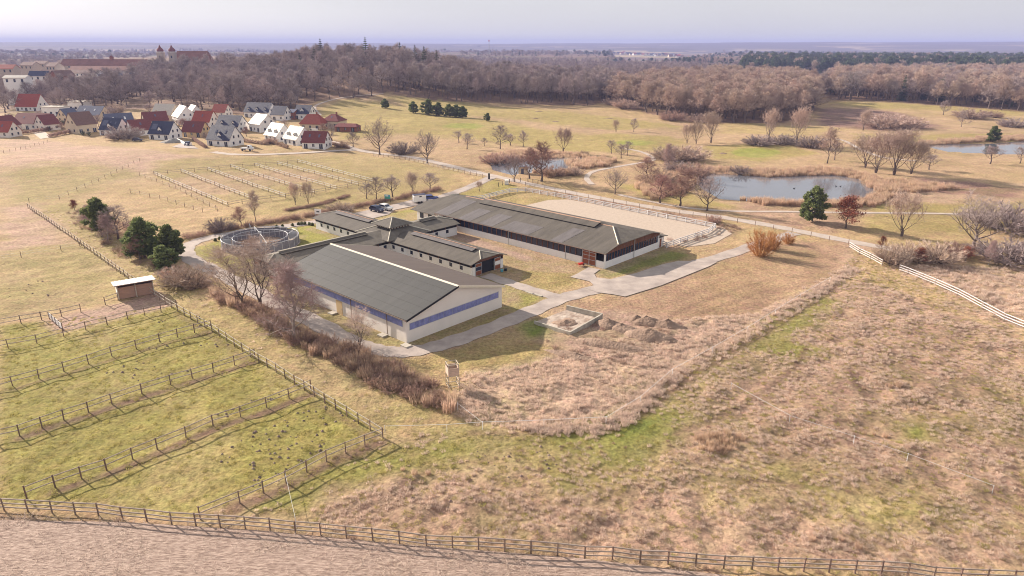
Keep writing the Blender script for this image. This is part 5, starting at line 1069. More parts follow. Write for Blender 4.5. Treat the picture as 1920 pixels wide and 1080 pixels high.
SH = [(345, 533, 492, 'bushpale', 1.2, 'grey-brown dome shrub below the pines by the drive'), (372, 538, 512, 'bush', 1.3, 'low brown shrub right of the dome shrub'), (325, 520, 497, 'bush', 1.2, 'brown shrub under the low pine'), (415, 432, 405, 'bushdark', 1.1, 'round bare shrub in the hedge left of the walker'), (640, 398, 375, 'bushpale', 1.2, 'bare shrub in the hedge behind the stable wing'),
 (1425, 480, 422, 'osier', .7, 'left bright orange osier bush by the yard road'), (1448, 468, 428, 'osier', .7, 'middle orange osier bush by the yard road'), (1478, 457, 434, 'osier', .9, 'small orange bush right of the yard road'),
 (1672, 494, 452, 'bushpale', .9, 'broad pale shrub at the left of the thicket by the white fence'), (1705, 488, 448, 'bushpale', .9, 'olive shrub in the middle of the thicket'), (1757, 492, 448, 'bushpale', 1.1, 'large greenish shrub right of the red-leaved shrub'), (1795, 480, 450, 'bush', 1.2, 'brown shrub beneath the oak'), (1890, 490, 440, 'bushdark', 1.5, 'dark shrub at the right edge below the oak'), (1895, 430, 375, 'bushdark', 1.6, 'large bare shrub mass at the right edge above the oak'), (1652, 470, 440, 'beech', .8, 'reddish shrub behind the broad pale shrub'),
 (1338, 418, 402, 'bush', 1.3, 'small bush at the arena fence corner'), (1230, 345, 315, 'bush', 1.6, 'brown shrub in the reeds of the big pond, left'), (1275, 322, 300, 'bushdark', 1.5, 'dark shrub at the head of the big pond'), (1300, 330, 300, 'bush', 1.4, 'willow scrub at the left end of the big pond'), (1260, 300, 270, 'bushpale', 1.5, 'pinkish willow scrub above the big pond'), (1285, 300, 268, 'bushpale', 1.5, 'right pinkish willow scrub above the big pond'), (1390, 324, 308, 'bushdark', 1.4, 'round dark bush on the far bank of the big pond'), (1520, 276, 250, 'bushdark', 1.3, 'olive bush beside the tall pale willows'), (1420, 272, 250, 'bushdark', 1.6, 'low scrub at the foot of the left pale willow'), (1465, 270, 248, 'bushdark', 1.6, 'low scrub between the two pale willows'),
 (1150, 196, 180, 'bushpale', 1.4, 'pale shrub at the left foot of the brown wood'), (1172, 203, 182, 'bushpale', 1.4, 'second pale shrub at the foot of the brown wood'), (1260, 226, 204, 'bush', 1.5, 'reddish shrub at the front of the brown wood'), (1310, 230, 210, 'bushpale', 1.4, 'pale shrub before the brown wood near the willows'), (1820, 222, 200, 'bushpale', 1.6, 'pale scrub on the right meadow'), (1860, 220, 205, 'bush', 1.6, 'reddish scrub on the right meadow'), (1900, 238, 218, 'bushdark', 1.6, 'dark scrub by the right-hand pond'), (1655, 240, 208, 'bushpale', 1.6, 'pinkish willow scrub in the far meadow'), (1700, 240, 215, 'bushpale', 1.5, 'pinkish scrub right of the far meadow willow'),
 (930, 305, 282, 'bush', 1.4, 'brown scrub at the left end of the small pond'), (960, 300, 285, 'bush', 1.5, 'scrub at the head of the small pond'), (1035, 330, 306, 'bush', 1.3, 'reddish scrub in front of the small pond'), (1077, 328, 310, 'bushpale', 1.2, 'pale scrub at the right end of the small pond'),
 (232, 260, 232, 'bushdark', 1.4, 'large dark shrub between two navy-roofed houses'), (395, 258, 244, 'bushpale', 1.3, 'brown garden shrub by the ochre house'), (350, 232, 214, 'bushpale', 1.3, 'orange-brown garden shrub by the large white house'), (508, 270, 256, 'bush', 1.3, 'garden shrub before the pale-roofed houses'), (640, 276, 262, 'bush', 1.4, 'low shrub at the lane bend')]
for px, py, tp, kd, wd, lb in SH: tree('orange_osier' if kd == 'osier' else 'bare_shrub', lb, px, py, tp, kd, wd, cat='shrub')
for i, (px, py) in enumerate(((404, 452), (412, 449), (519, 427), (530, 426), (549, 424), (560, 422), (566, 421), (572, 421), (580, 422), (586, 423))):
    tree('lawn_shrub', ordn[i] + ' small dark clipped shrub from the left on the lawn by the horse walker', px, py, py - 6, 'pine2', 1.3, cat='shrub', parts=False, group='small dark lawn shrubs')

# ------------------------------------------------------------------ geometry-node scattering of what nobody could count
def scatter(name, pts, scl, rot, src, label=None, cat=None):
    me_ = bpy.data.meshes.new(name); me_.from_pydata([tuple(p) for p in pts], [], [])
    a = me_.attributes.new('scl', 'FLOAT_VECTOR', 'POINT'); a.data.foreach_set('vector', np.array(scl, np.float32).ravel())
    a = me_.attributes.new('rz', 'FLOAT', 'POINT'); a.data.foreach_set('value', np.array(rot, np.float32))
    a = me_.attributes.new('vi', 'INT', 'POINT'); a.data.foreach_set('value', np.array([rnd.randrange(len(src)) for _ in pts], np.int32))
    o = link(name, me_, kind='stuff', label=label, cat=cat)
    ng = bpy.data.node_groups.new(name, 'GeometryNodeTree'); ng.interface.new_socket('Geometry', in_out='INPUT', socket_type='NodeSocketGeometry'); ng.interface.new_socket('Geometry', in_out='OUTPUT', socket_type='NodeSocketGeometry')
    n, l = ng.nodes, ng.links; gi, go = n.new('NodeGroupInput'), n.new('NodeGroupOutput'); ip = n.new('GeometryNodeInstanceOnPoints'); jn = n.new('GeometryNodeJoinGeometry')
    for s in src:
        oi = n.new('GeometryNodeObjectInfo'); oi.inputs['Object'].default_value = s; oi.inputs['As Instance'].default_value = True; oi.transform_space = 'ORIGINAL'; l.new(oi.outputs['Geometry'], jn.inputs[0])
    def attr(nm, ty):
        q = n.new('GeometryNodeInputNamedAttribute'); q.data_type = ty; q.inputs['Name'].default_value = nm; return q.outputs['Attribute']
    cx = n.new('ShaderNodeCombineXYZ'); l.new(attr('rz', 'FLOAT'), cx.inputs['Z'])
    l.new(gi.outputs[0], ip.inputs['Points']); l.new(jn.outputs[0], ip.inputs['Instance']); ip.inputs['Pick Instance'].default_value = True
    l.new(attr('vi', 'INT'), ip.inputs['Instance Index']); l.new(attr('scl', 'FLOAT_VECTOR'), ip.inputs['Scale']); l.new(cx.outputs[0], ip.inputs['Rotation'])
    l.new(ip.outputs[0], go.inputs[0]); md = o.modifiers.new('scatter', 'NODES'); md.node_group = ng
    return o
def fill(poly, step, r, jit=.9):
    q = poly2(poly); x0, y0 = q.min(0); x1, y1 = q.max(0); out = []
    xs = np.arange(x0, x1, step); ys = np.arange(y0, y1, step); XX, YY = np.meshgrid(xs, ys); g = np.random.default_rng(r)
    XX = XX + g.uniform(-jit, jit, XX.shape) * step * .5; YY = YY + g.uniform(-jit, jit, XX.shape) * step * .5
    k = inside(XX, YY, q); return list(zip(XX[k], YY[k]))
# woods
FARP = []; AZL = [azp(q_) for q_ in (1150, 1345, 1670, 2000)]
for k_ in range(9000):
    d_ = math.sqrt(rnd.uniform(1350 ** 2, 4700 ** 2)); a_ = rnd.uniform(-.70, .72); x_, y_ = d_ * math.sin(a_), d_ * math.cos(a_)
    lake_ = (AZL[0] < a_ < AZL[1]) or (AZL[2] < a_ < AZL[3])
    if lake_ and d_ > 2300: continue
    if fbm(x_ / 380 + 3, y_ / 190, 200, 3) > .50: FARP.append((x_, y_, d_))
KIN = dict(tall=('tall', 'tall2'), round=('round', 'round2'), tallbrown=('tallbrown',), roundbrown=('roundbrown',), spruce=('spruce', 'spruce2'), pinetall=('pinetall',))
WL = dict(park='bare park tree behind the village roofs', hill='bare tree on the slope of the wooded hill', row='tall bare tree in the dark row beyond the fairway', brownwood='brown bare tree at the front of the brown wood', rightedge='bare tree at the edge of the right-hand wood', villagewood='bare tree between the village and the palace')
CL = 'dark conifer in the belt above the right-hand wood'
indiv = []; rest = {}
for wi, (nm, poly, stp, kinds, hr) in enumerate(WOODS):
    ks = [k for k, w_ in kinds for _ in range(int(w_ * 100))]
    for x, y in fill(poly, stp, 300 + wi):
        if nm in ('park', 'villagewood') and rnd.random() < .35: continue
        k = rnd.choice(ks); v = rnd.choice(KIN[k]); h = rnd.uniform(*hr); indiv.append((math.hypot(x, y), nm, x, y, v, h, 'con' if k in ('spruce', 'pinetall') else 'bare'))
indiv.sort(); cnt = dict(con=0, bare=0); quota = dict(park=60, hill=70, row=60, brownwood=60, rightedge=35, villagewood=15, conifers=120)
for d, nm, x, y, v, h, ty in indiv:
    key = nm if ty == 'bare' else 'conifers' if nm == 'conifers' else nm
    z = float(terrain(x, y)) - .1
    if quota.get(nm, 0) > 0 and (ty == 'bare') == (nm != 'conifers'):
        quota[nm] -= 1; lb = CL if ty == 'con' else WL[nm]
        o = link('conifer_tree' if ty == 'con' else 'bare_tree', PROTO[v]['whole'], loc=(x, y, z), label=lb, cat='tree', group=lb.replace('tree ', 'trees ').replace('conifer ', 'conifers '))
        wd = rnd.uniform(.85, 1.2); o.scale = (h * wd, h * wd, h); o.rotation_euler.z = rnd.uniform(0, 6.28); PROTO[v].setdefault('obj', o)
    else: rest.setdefault((nm, ty), []).append((x, y, z, v, h))
for key in PROTO:
    if 'obj' not in PROTO[key]: pass
SRC = {'bare': ['tall', 'tall2', 'round', 'round2'], 'brown': ['tallbrown', 'roundbrown'], 'con': ['spruce', 'spruce2', 'pinetall']}
buck = {}
for (nm, ty), L in rest.items():
    for x, y, z, v, h in L:
        fam = 'con' if v in SRC['con'] else 'brown' if v in SRC['brown'] else 'bare'
        buck.setdefault((nm, fam), []).append((x, y, z, h))
WN = dict(park='park_wood', hill='hill_wood', row='tree_belt', brownwood='brown_wood', rightedge='edge_wood', conifers='conifer_wood', midwood='middle_wood', farwood='far_wood', farright='far_forest', farleft='far_valley_wood', villagewood='village_wood', palacewood='palace_wood', courtwood='court_wood')
for (nm, fam), L in buck.items():
    src = [PROTO[k]['obj'] for k in SRC[fam] if 'obj' in PROTO[k]]
    if not src: continue
    sc_ = []
    for x, y, z, h in L: wd = rnd.uniform(.95, 1.35); sc_.append((h * wd, h * wd, h * rnd.uniform(.85, 1.1)))
    scatter(WN[nm], [(x, y, z) for x, y, z, h in L], sc_, [rnd.uniform(0, 6.28) for _ in L], src)

for nm_, fam_, sel in (('distant_woodland', 'bare', 0), ('distant_conifers', 'con', 1)):
    L_ = [q for i_, q in enumerate(FARP) if ((q[0] > 250) * .65 + .12 > ((i_ * 7919) % 1000) / 1000) == bool(sel)]
    sc_ = [(h_ * 1.9, h_ * 1.9, h_) for h_ in (rnd.uniform(9, 17) for _ in L_)]
    scatter(nm_, [(x_, y_, gz(x_, y_) - .5) for x_, y_, d_ in L_], sc_, [rnd.uniform(0, 6.28) for _ in L_], [PROTO[k]['obj'] for k in SRC[fam_] if 'obj' in PROTO[k]])
# ------------------------------------------------------------------ reeds, brush, tussocks, straw, molehills
def one(name, label, cat, b, m, px, py, s=1.0):
    p = onground(gp(px, py)); o = b.build(name, m, loc=p, label=label, cat=cat); o.scale = (s, s, s); return o
reedA = one('reed_clump', 'single clump of tall dry reed at the tip of the ditch reeds', 'reeds', gen_blades(1, 130, 2.0, .8, .025, .16), M['reed'], 842, 772)
reedB = one('reed_clump', 'single clump of pale dry reed on the pond path bank', 'reeds', gen_blades(2, 120, 1.7, .9, .028, .25), M['reed'], 1240, 372)
brA = one('brush_clump', 'single brown brush clump at the upper end of the ditch', 'brush', gen_bush(31, 40, 16, 1.0, .014, 1.3), M['brush'], 400, 548, 1.4)
brB = one('brush_clump', 'single brown brush clump at the road hedge end', 'brush', gen_bush(32, 44, 18, 1.1, .016, 1.0), M['brush'], 352, 444, 1.3)
tuA = one('grass_tussock', 'single large pale grass tussock right of the round reed clump', 'grass', gen_blades(3, 46, .55, .30, .018, .7), M['tuft'], 1420, 832)
tuB = one('grass_tussock', 'single pale grass tussock left of the round reed clump', 'grass', gen_blades(4, 40, .42, .36, .02, .9), M['tuft'], 1272, 832)
tuC = one('grass_tussock', 'single green grass tussock below the paddock corner', 'grass', gen_blades(5, 40, .28, .30, .016, .8), M['tuftg'], 780, 842)
stA = one('straw_wisp', 'single wisp of straw on the stubble field, left', 'straw', gen_blades(6, 26, .45, .35, .012, 1.9), M['straw'], 200, 1040)
stB = one('straw_wisp', 'single wisp of straw on the stubble field, right', 'straw', gen_blades(7, 22, .35, .4, .012, 2.2), M['straw'], 700, 1065)
def scat(name, polys, step, src, s0, s1, seed, prob=None, zs=1.0):
    pts, scl = [], []
    for k, poly in enumerate(polys):
        for x, y in fill(poly, step, seed + k, 1.6):
            if prob is not None and rnd.random() > prob(x, y): continue
            s = rnd.uniform(s0, s1); pts.append((x, y, gz(x, y) - .03)); scl.append((s, s, s * zs * rnd.uniform(.8, 1.2)))
    if pts: scatter(name, pts, scl, [rnd.uniform(0, 6.28) for _ in pts], src)
    print(name, len(pts))
DITCH = PX((395, 540), (425, 552), (480, 570), (560, 620), (640, 648), (700, 672), (770, 700), (830, 735), (866, 765), (835, 772), (760, 752), (690, 715), (600, 672), (540, 640), (470, 598), (405, 560))
scat('ditch_brush', [DITCH], 1.15, [brA, brB], 1.0, 1.9, 1, lambda x, y: .8)
scat('ditch_reed', [DITCH], 1.3, [reedA, reedB], .55, .95, 2, lambda x, y: .5 + .5 * (vnoise(x / 6, y / 6, 5) > .5))
scat('thicket_brush', [PX((120, 395), (180, 390), (270, 440), (340, 500), (390, 535), (340, 540), (270, 505), (200, 465), (140, 415))], 1.9, [brA, brB], .8, 1.6, 3, lambda x, y: .6)
REEDS = [PX((1290, 325), (1325, 316), (1400, 318), (1490, 322), (1510, 318), (1575, 318), (1625, 328), (1665, 345), (1690, 352), (1660, 362), (1640, 352), (1612, 335), (1565, 327), (1500, 328), (1440, 331), (1400, 328), (1330, 325), (1300, 334)),
         PX((1615, 340), (1690, 340), (1760, 350), (1800, 355), (1730, 362), (1650, 362)), PX((1380, 372), (1480, 381), (1560, 381), (1620, 376), (1650, 384), (1560, 388), (1440, 386)), PX((1640, 365), (1680, 368), (1640, 388), (1600, 390)),
         PX((1190, 350), (1230, 330), (1290, 325), (1310, 345), (1280, 362), (1225, 375), (1205, 365)), PX((1060, 300), (1110, 296), (1160, 302), (1140, 312), (1070, 320)), PX((915, 292), (960, 285), (1050, 287), (1105, 290), (1100, 295), (1000, 293), (930, 297)), PX((1000, 324), (1070, 318), (1080, 328), (1030, 333)),
         PX((1720, 266), (1800, 262), (1930, 256), (1930, 261), (1800, 267), (1725, 271))]
scat('pond_reeds', REEDS, 1.25, [reedA, reedB], .75, 1.15, 11, lambda x, y: .9)
scat('reed_patch', [blob(1347, 832, 52, 20)], .75, [reedA, reedB], .38, .5, 31)
scat('dry_weeds', [blob(1128, 1000, 32, 16), blob(1385, 992, 22, 12), blob(1480, 1022, 60, 12), blob(1590, 1020, 26, 12), blob(1660, 730, 50, 12), blob(1735, 765, 40, 16), blob(1650, 812, 34, 16), blob(1560, 630, 28, 8), blob(1590, 592, 40, 8), blob(790, 880, 40, 12), blob(600, 345, 3, 1)], 1.1, [reedA, tuA], .25, .42, 41, lambda x, y: .6)
scat('field_edge_weeds', [PX((-40, 966), (120, 975), (300, 988), (480, 1000), (760, 1022), (1080, 1052), (1400, 1082), (1400, 1070), (1060, 1046), (720, 1016), (460, 996), (240, 978), (0, 962))], .8, [brB, tuA, tuC], .35, .7, 51, lambda x, y: .45)
HEDGE = smooth(PX((352, 447), (400, 437), (470, 424), (560, 410), (640, 394), (720, 378), (800, 361), (830, 354)), 4)
hpts = [p for a, b_ in zip(HEDGE[:-1], HEDGE[1:]) for p in [a.lerp(b_, k / max(1, int((b_ - a).length / .55))) for k in range(max(1, int((b_ - a).length / .55)))]]
hs_pts = [(p.x + rnd.uniform(-.7, .7), p.y + rnd.uniform(-.7, .7)) for p in hpts]
scatter('field_hedge', [(x, y, gz(x, y)) for x, y in hs_pts], [(s := rnd.uniform(1.0, 1.7), s, s) for _ in hs_pts], [rnd.uniform(0, 6.28) for _ in hs_pts], [brA, brB])
bankp = [(p.x + rnd.uniform(-1, 1), p.y + rnd.uniform(-1, 1)) for p in smooth(PX((540, 395), (580, 388), (620, 378), (650, 368)), 22) for _ in range(2)]
scatter('soil_bank_brush', [(x, y, gz(x, y)) for x, y in bankp], [(.9, .9, .8)] * len(bankp), [rnd.uniform(0, 6.28) for _ in bankp], [brA])
scat('roadside_brush', [PX((990, 352), (1330, 414), (1400, 430), (1380, 436), (1320, 424), (985, 357)), PX((1250, 452), (1345, 420), (1400, 428), (1330, 448), (1270, 462))], 1.5, [tuA, brB], .5, 1.0, 61, lambda x, y: .55)
# rough grass
NEAR = PX((385, 965), (720, 815), (905, 806), (1150, 797), (1300, 690), (1560, 530), (1600, 472), (1920, 590), (2050, 700), (2050, 1110), (1400, 1078), (800, 1022))
TRI = PX((860, 700), (960, 690), (1090, 660), (1270, 600), (1420, 585), (1560, 522), (1300, 685), (1150, 795), (905, 804), (840, 770))
FARR = PX((1600, 465), (1700, 500), (1920, 500), (2100, 560), (2100, 680), (1920, 600))
def prough(x, y):
    r_, bd = rough_at(x, y)
    return 0 if bd < .6 else max(0, (r_ - .3)) * 1.15 * (0.12 + 1.5 * float(fbm(x / 3.2, y / 3.2, 140, 3) > .49))
scat('rough_grass', [NEAR], .52, [tuA, tuB], .4, .85, 71, prough)
scat('dead_weeds', [NEAR], 1.5, [brA, brB], .18, .42, 76, lambda x, y: .8 * float(fbm(x / 6, y / 6, 150, 3) > .50))
scat('mound_scrub', [PX((1010, 612), (1130, 600), (1290, 605), (1270, 660), (1150, 690), (1040, 672))], 1.2, [brA, brB], .3, .75, 79, lambda x, y: .5 * float(fbm(x / 4, y / 4, 155, 3) > .45))
scat('straw_grass', [TRI], .50, [tuA, tuB], .6, 1.1, 81, lambda x, y: .85 * prough(x, y) + .2)
scat('meadow_grass', [FARR], .95, [tuA, tuB], .9, 1.5, 91, lambda x, y: .8)
scat('green_grass', [NEAR, PX((0, 612), (325, 572), (480, 660), (716, 815), (380, 972), (0, 945))], .95, [tuC], .6, 1.2, 101, lambda x, y: .55)
scat('lane_grass', [PX((60, 392), (150, 395), (400, 560), (560, 650), (838, 775), (740, 805), (480, 660))], 1.1, [tuC, tuB], .5, .9, 111, lambda x, y: .35)
scat('straw_litter', [[edge[0], *edge[1:-1], edge[-1], Vector((60, 30, 0)), Vector((-60, 30, 0))]], .42, [stA, stB], .6, 1.4, 121, lambda x, y: .7 if y < 60 else 0)
BANK = smooth(PX((860, 812), (905, 809), (1020, 805), (1136, 800), (1200, 760), (1260, 711), (1400, 628), (1500, 565), (1558, 530), (1600, 505)), 24)
bk = [(p.x + rnd.gauss(0, .9), p.y + rnd.gauss(0, .9)) for p in BANK[40:] for _ in range(5)]
scatter('bank_grass', [(x, y, gz(x, y)) for x, y in bk], [(s := rnd.uniform(.6, 1.35), s, s * 1.1) for _ in bk], [rnd.uniform(0, 6.28) for _ in bk], [tuA, tuB])
mh = MB()
for i in range(4):
    for k in range(9): a = 6.283 * k / 9; t = i / 3; mh.v.append((.24 * t * math.cos(a) * (1 + .2 * math.sin(3 * a)), .22 * t * math.sin(a), .17 * (1 - t * t) - (.05 if i == 3 else 0) + .03 * math.sin(k * 2.3 + i)))
for i in range(3):
    for k in range(9): mh.f.append((i * 9 + k, (i + 1) * 9 + k, (i + 1) * 9 + (k + 1) % 9, i * 9 + (k + 1) % 9)); mh.m.append(0)
mhm = mh.mesh('molehill', M['moles'], True)
def moles(label, n, poly, seed):
    g = random.Random(seed); q = poly2(poly); lo_, hi_ = q.min(0), q.max(0); k = 0
    while k < n:
        x, y = g.uniform(lo_[0], hi_[0]), g.uniform(lo_[1], hi_[1])
        if not inside(np.array([x]), np.array([y]), q)[0] or vnoise(x / 5, y / 5, seed) < .42: continue
        o = link('molehill', mhm, loc=(x, y, gz(x, y) - .01), label=label, cat='molehill', group=label + 's'); s = g.uniform(.4, 1.05); o.scale = (s, s * g.uniform(.8, 1.2), s); o.rotation_euler.z = g.uniform(0, 6.28); k += 1
moles('small dark molehill in the front paddock between the two lowest cross fences', 90, PX((330, 930), (440, 830), (600, 750), (700, 812), (520, 895), (420, 940)), 1)
moles('small dark molehill in the paddock below the third cross fence', 14, PX((380, 790), (470, 740), (540, 735), (450, 790)), 2)
moles('small dark molehill in the paddock below the shelter fence', 36, PX((180, 690), (300, 640), (420, 640), (470, 655), (330, 715), (220, 730)), 3)
moles('small molehill in the paddock nearest the shelter', 16, PX((290, 600), (370, 590), (400, 612), (320, 625)), 4)
moles('small molehill in the meadow right of the paddock corner', 26, PX((640, 930), (760, 850), (1100, 830), (1130, 870), (800, 960)), 5)
moles('small molehill in the left pasture above the shelter', 12, PX((0, 540), (80, 525), (120, 560), (20, 575)), 6)
for px, py, lb in ((1489, 352, 'dark duck on the big pond, left'), (1568, 348, 'dark duck on the big pond, middle'), (1576, 348, 'dark duck on the big pond, right'), (1062, 317, 'dark duck on the small pond')):
    p = gp(px, py); zc = float(np.mean([q.z for q in PONDS[0 if px < 1200 else 1]])) - .3
    dk = MB(); bod = [(-.3, .02, .1), (-.15, .12, .13), (.05, .14, .13), (.2, .08, .12), (.27, .03, .16)]
    for (x0, r0, z0), (x1, r1, z1) in zip(bod[:-1], bod[1:]): dk.tube((x0, 0, z0), (x1, 0, z1), r0, r1, 8)
    dk.tube((.2, 0, .14), (.27, 0, .32), .05, .05, 6); dk.tube((.24, 0, .33), (.36, 0, .33), .07, .05, 6); dk.tube((.36, 0, .32), (.44, 0, .31), .03, .015, 5)
    o = dk.build('duck', M['black'], loc=(p.x, p.y, zc - .04), label=lb, cat='duck'); o.rotation_euler.z = px

# ------------------------------------------------------------------ village
def house(px, py, w_, d_, wh, rh, rot, wm, rm, label, dorm=0, sky_=0, hip=0, name='house', pos=None, wins=True, chim=False, solar=False):
    """ridge along local x; front wall faces local -y; px,py = middle of the front wall's foot"""
    p = pos or gp(px, py); a = R_(rot); c = p + Vector((-math.sin(a), math.cos(a), 0)) * (d_ / 2); z0 = min(p.z, float(terrain(c.x, c.y)))
    t = thing(name, label, 'house', (c.x, c.y, z0 - .05), a); X0, Y0 = w_ / 2, d_ / 2
    wl_ = MB()
    if hip: wl_.box(-X0, X0, -Y0, Y0, -.8, wh)
    else: wl_.prism([(-X0, -Y0, -.8), (-X0, Y0, -.8), (-X0, Y0, wh), (-X0, 0, wh + rh), (-X0, -Y0, wh)], (w_, 0, 0))
    wl_ = wl_.build('wall', M[wm], t)
    o_, e_ = .35, .3; s = rh / Y0
    for sg in (-1, 1):
        pts = [(-X0 - e_, sg * (Y0 + o_), wh - o_ * s + .08), (X0 + e_, sg * (Y0 + o_), wh - o_ * s + .08), (X0 + e_ - hip, 0, wh + rh + .08), (-X0 - e_ + hip, 0, wh + rh + .08)]
        rf = MB().slab(pts if sg < 0 else pts[::-1], .16).build('roof', M[rm], t)
        if sg < 0:
            for k in range(sky_):
                x = -X0 + w_ * (k + .7) / (sky_ + .4); y = -Y0 * .45; z = wh + rh - s * Y0 * .45 + .12
                MB().slab([(x - .4, y - .5, z - .5 * s), (x + .4, y - .5, z - .5 * s), (x + .4, y + .5, z + .5 * s), (x - .4, y + .5, z + .5 * s)], .05).build('skylight', M['greyroof'] if rm != 'greyroof' else M['white'], rf)
            if solar:
                y0_, y1_ = -Y0 * .7, -Y0 * .25; MB().slab([(-X0 + .8, y0_, wh + rh + y0_ * s + .16), (-X0 + 3.6, y0_, wh + rh + y0_ * s + .16), (-X0 + 3.6, y1_, wh + rh + y1_ * s + .16), (-X0 + .8, y1_, wh + rh + y1_ * s + .16)], .05).build('solar_panel', M['signblue'] if False else M['greyroof'], rf)
    if hip:
        for sg in (-1, 1):
            pts = [(sg * (X0 + e_), -Y0 - o_, wh - o_ * s + .08), (sg * (X0 + e_), Y0 + o_, wh - o_ * s + .08), (sg * (X0 + e_ - hip), 0, wh + rh + .08)]
            MB().slab(pts if sg > 0 else pts[::-1], .16).build('roof', M[rm], t)
    for k in range(dorm):
        x = -X0 + w_ * (k + .5) / dorm; dw = 1.5 if dorm > 1 else 2.0; y0_ = -Y0 * .78; zt = wh + (1.9 if dorm == 1 else 1.7); yb = -(wh + rh - zt - .5) / s
        dm = MB().prism([(x - dw / 2, y0_, wh - .1), (x + dw / 2, y0_, wh - .1), (x + dw / 2, y0_, zt), (x, y0_, zt + dw * .55), (x - dw / 2, y0_, zt)], (0, min(yb, -.2) - y0_, 0)).build('dormer', M[wm], t)
        for sg in (-1, 1):
            pts = [(x + sg * (dw / 2 + .2), y0_ - .2, zt - .1), (x, y0_ - .2, zt + dw * .55 + .08), (x, -.15, zt + dw * .55 + .08), (x + sg * (dw / 2 + .2), min(yb, -.2), zt - .1)]
            MB().slab(pts if sg < 0 else pts[::-1], .1).build('dormer_roof', M[rm], dm)
        MB().box(x - .42, x + .42, y0_ - .05, y0_, wh + .15, wh + 1.45).build('pane', M['glass'], dm)
    if wins:
        n = max(2, int(w_ / 3.2))
        for k in range(n):
            x = -X0 + w_ * (k + .5) / n; big = (k % 2 == 0)
            wv = MB().box(x - (.8 if big else .5), x + (.8 if big else .5), -Y0 - .05, -Y0, .1 if big else .9, 2.15).build('window', M['glass'], wl_)
            MB().box(x - .05, x + .05, -Y0 - .07, -Y0 - .05, .1 if big else .9, 2.15).build('glazing_bar', M['white'], wl_)
        for sg in (-1, 1):
            for y in (-Y0 * .45, Y0 * .45):
                MB().box(sg * X0 - (.05 if sg < 0 else 0), sg * X0 + (.05 if sg > 0 else 0), y - .5, y + .5, .9, 2.1).build('window', M['glass'], wl_)
                if not hip and rh > 2.5: MB().box(sg * X0 - (.05 if sg < 0 else 0), sg * X0 + (.05 if sg > 0 else 0), y * .75 - .45, y * .75 + .45, wh + .35, wh + 1.55).build('window', M['glass'], wl_)
    if chim: MB().box(X0 * .3, X0 * .3 + .7, -.35, .35, wh + rh - .6, wh + rh + 1.1).build('chimney', M['brick'], t)
    return t
house(204, 254, 10.5, 9, 3.0, 5.2, -14, 'white', 'navy', 'white house with navy roof and one gabled dormer, left of the large dark shrub', 1, 3, solar=True)
house(299, 262, 11.5, 9, 3.0, 5.2, -14, 'white', 'navy', 'white house with navy roof above the grey stone bank', 1, 0, solar=True)
house(410, 274, 12.5, 9, 3.2, 5.4, -20, 'white', 'navy', 'white house with navy roof and balcony dormer, frontmost of the village', 1, 2)
house(426, 247, 13.5, 9, 3.0, 5.0, -16, 'white', 'navy', 'white house with navy roof and two dormers behind the frontmost house', 2)
house(360, 257, 11, 7.5, 2.8, 4.4, -14, 'yellow', 'maroon', 'ochre house with dark red roof behind the white retaining wall', 0, 1)
house(377, 238, 11, 9, 3.0, 5.2, -14, 'cream', 'redroof', 'cream house with bright red roof and one skylight', 0, 1)
house(410, 219, 9, 8, 3.0, 4.2, -14, 'cream', 'redroof', 'small red-roofed house behind the two-dormer house', 0)
house(330, 232, 14, 10, 4.2, 5.6, -52, 'white', 'palaroof', 'tall white house with a bright pale roof, gable to the front', 0, 0)
house(303, 228, 13, 10, 4.0, 5.6, -14, 'beige', 'palaroof', 'large pale-roofed house left of the tall white gable', 2)
house(352, 226, 9, 9, 3.6, 5.0, -50, 'white', 'palaroof', 'white gabled house right of the tall white gable', 0)
house(270, 254, 10, 8, 3.0, 4.6, 46, 'white', 'maroon', 'white gable house with maroon roof behind the large dark shrub', 0, 1)
house(296, 236, 12, 8, 3.0, 4.4, 40, 'beige', 'maroon', 'beige house with long maroon roof and one skylight', 0, 1)
house(230, 245, 13, 9, 3.2, 5.4, 42, 'white', 'greyroof', 'white gable house with grey roof and long skylights', 0, 2)
house(166, 249, 10.5, 10, 4.6, 5.6, 62, 'beige', 'brownroof', 'beige gable house with three upper windows facing the pasture', 0)
house(52, 243, 19, 12, 3.4, 4.6, -10, 'cream', 'maroon', 'wide cream house with maroon roof and a front gable at the left', 0, 2)
house(28, 246, 9, 10, 3.4, 4.4, 78, 'cream', 'maroon', 'cream front gable wing with balcony on the wide house', 0)
house(100, 244, 8, 9, 3.4, 4.4, 62, 'cream', 'maroon', 'right gable wing of the wide cream house', 0)
house(165, 226, 17, 10, 3.4, 4.6, -14, 'beige', 'greyroof', 'wide beige house with blue-grey roof behind the green hedge', 0, 2)
house(140, 228, 8, 9, 3.2, 4.2, 66, 'beige', 'greyroof', 'gabled wing of the wide blue-grey roofed house', 0)
house(2, 258, 9, 8, 3.0, 4.4, -8, 'cream', 'redroof', 'red-roofed house at the left edge', 0, 1)
house(50, 208, 16, 11, 3.2, 7.5, -8, 'white', 'redroof', 'barn-like house with a tall red roof among bare trees', 0)
house(481, 221, 17, 9.5, 3.6, 5.0, -16, 'white', 'navy', 'long white house with navy roof and three dormers', 3)
house(521, 226, 9, 8, 3.6, 4.4, -18, 'white', 'navy', 'white navy-roofed house left of the red link', 0)
house(566, 224, 10, 8, 3.6, 4.4, -18, 'white', 'navy', 'white navy-roofed house with dormer right of the red link', 1)
house(545, 224, 5, 7, 4.2, 1.5, -18, 'brick', 'greyroof', 'dark red link building between the two navy-roofed houses', 0)
house(478, 247, 11, 10, 4.2, 4.4, -42, 'white', 'palaroof', 'white house with one large shining pale roof slope', 0)
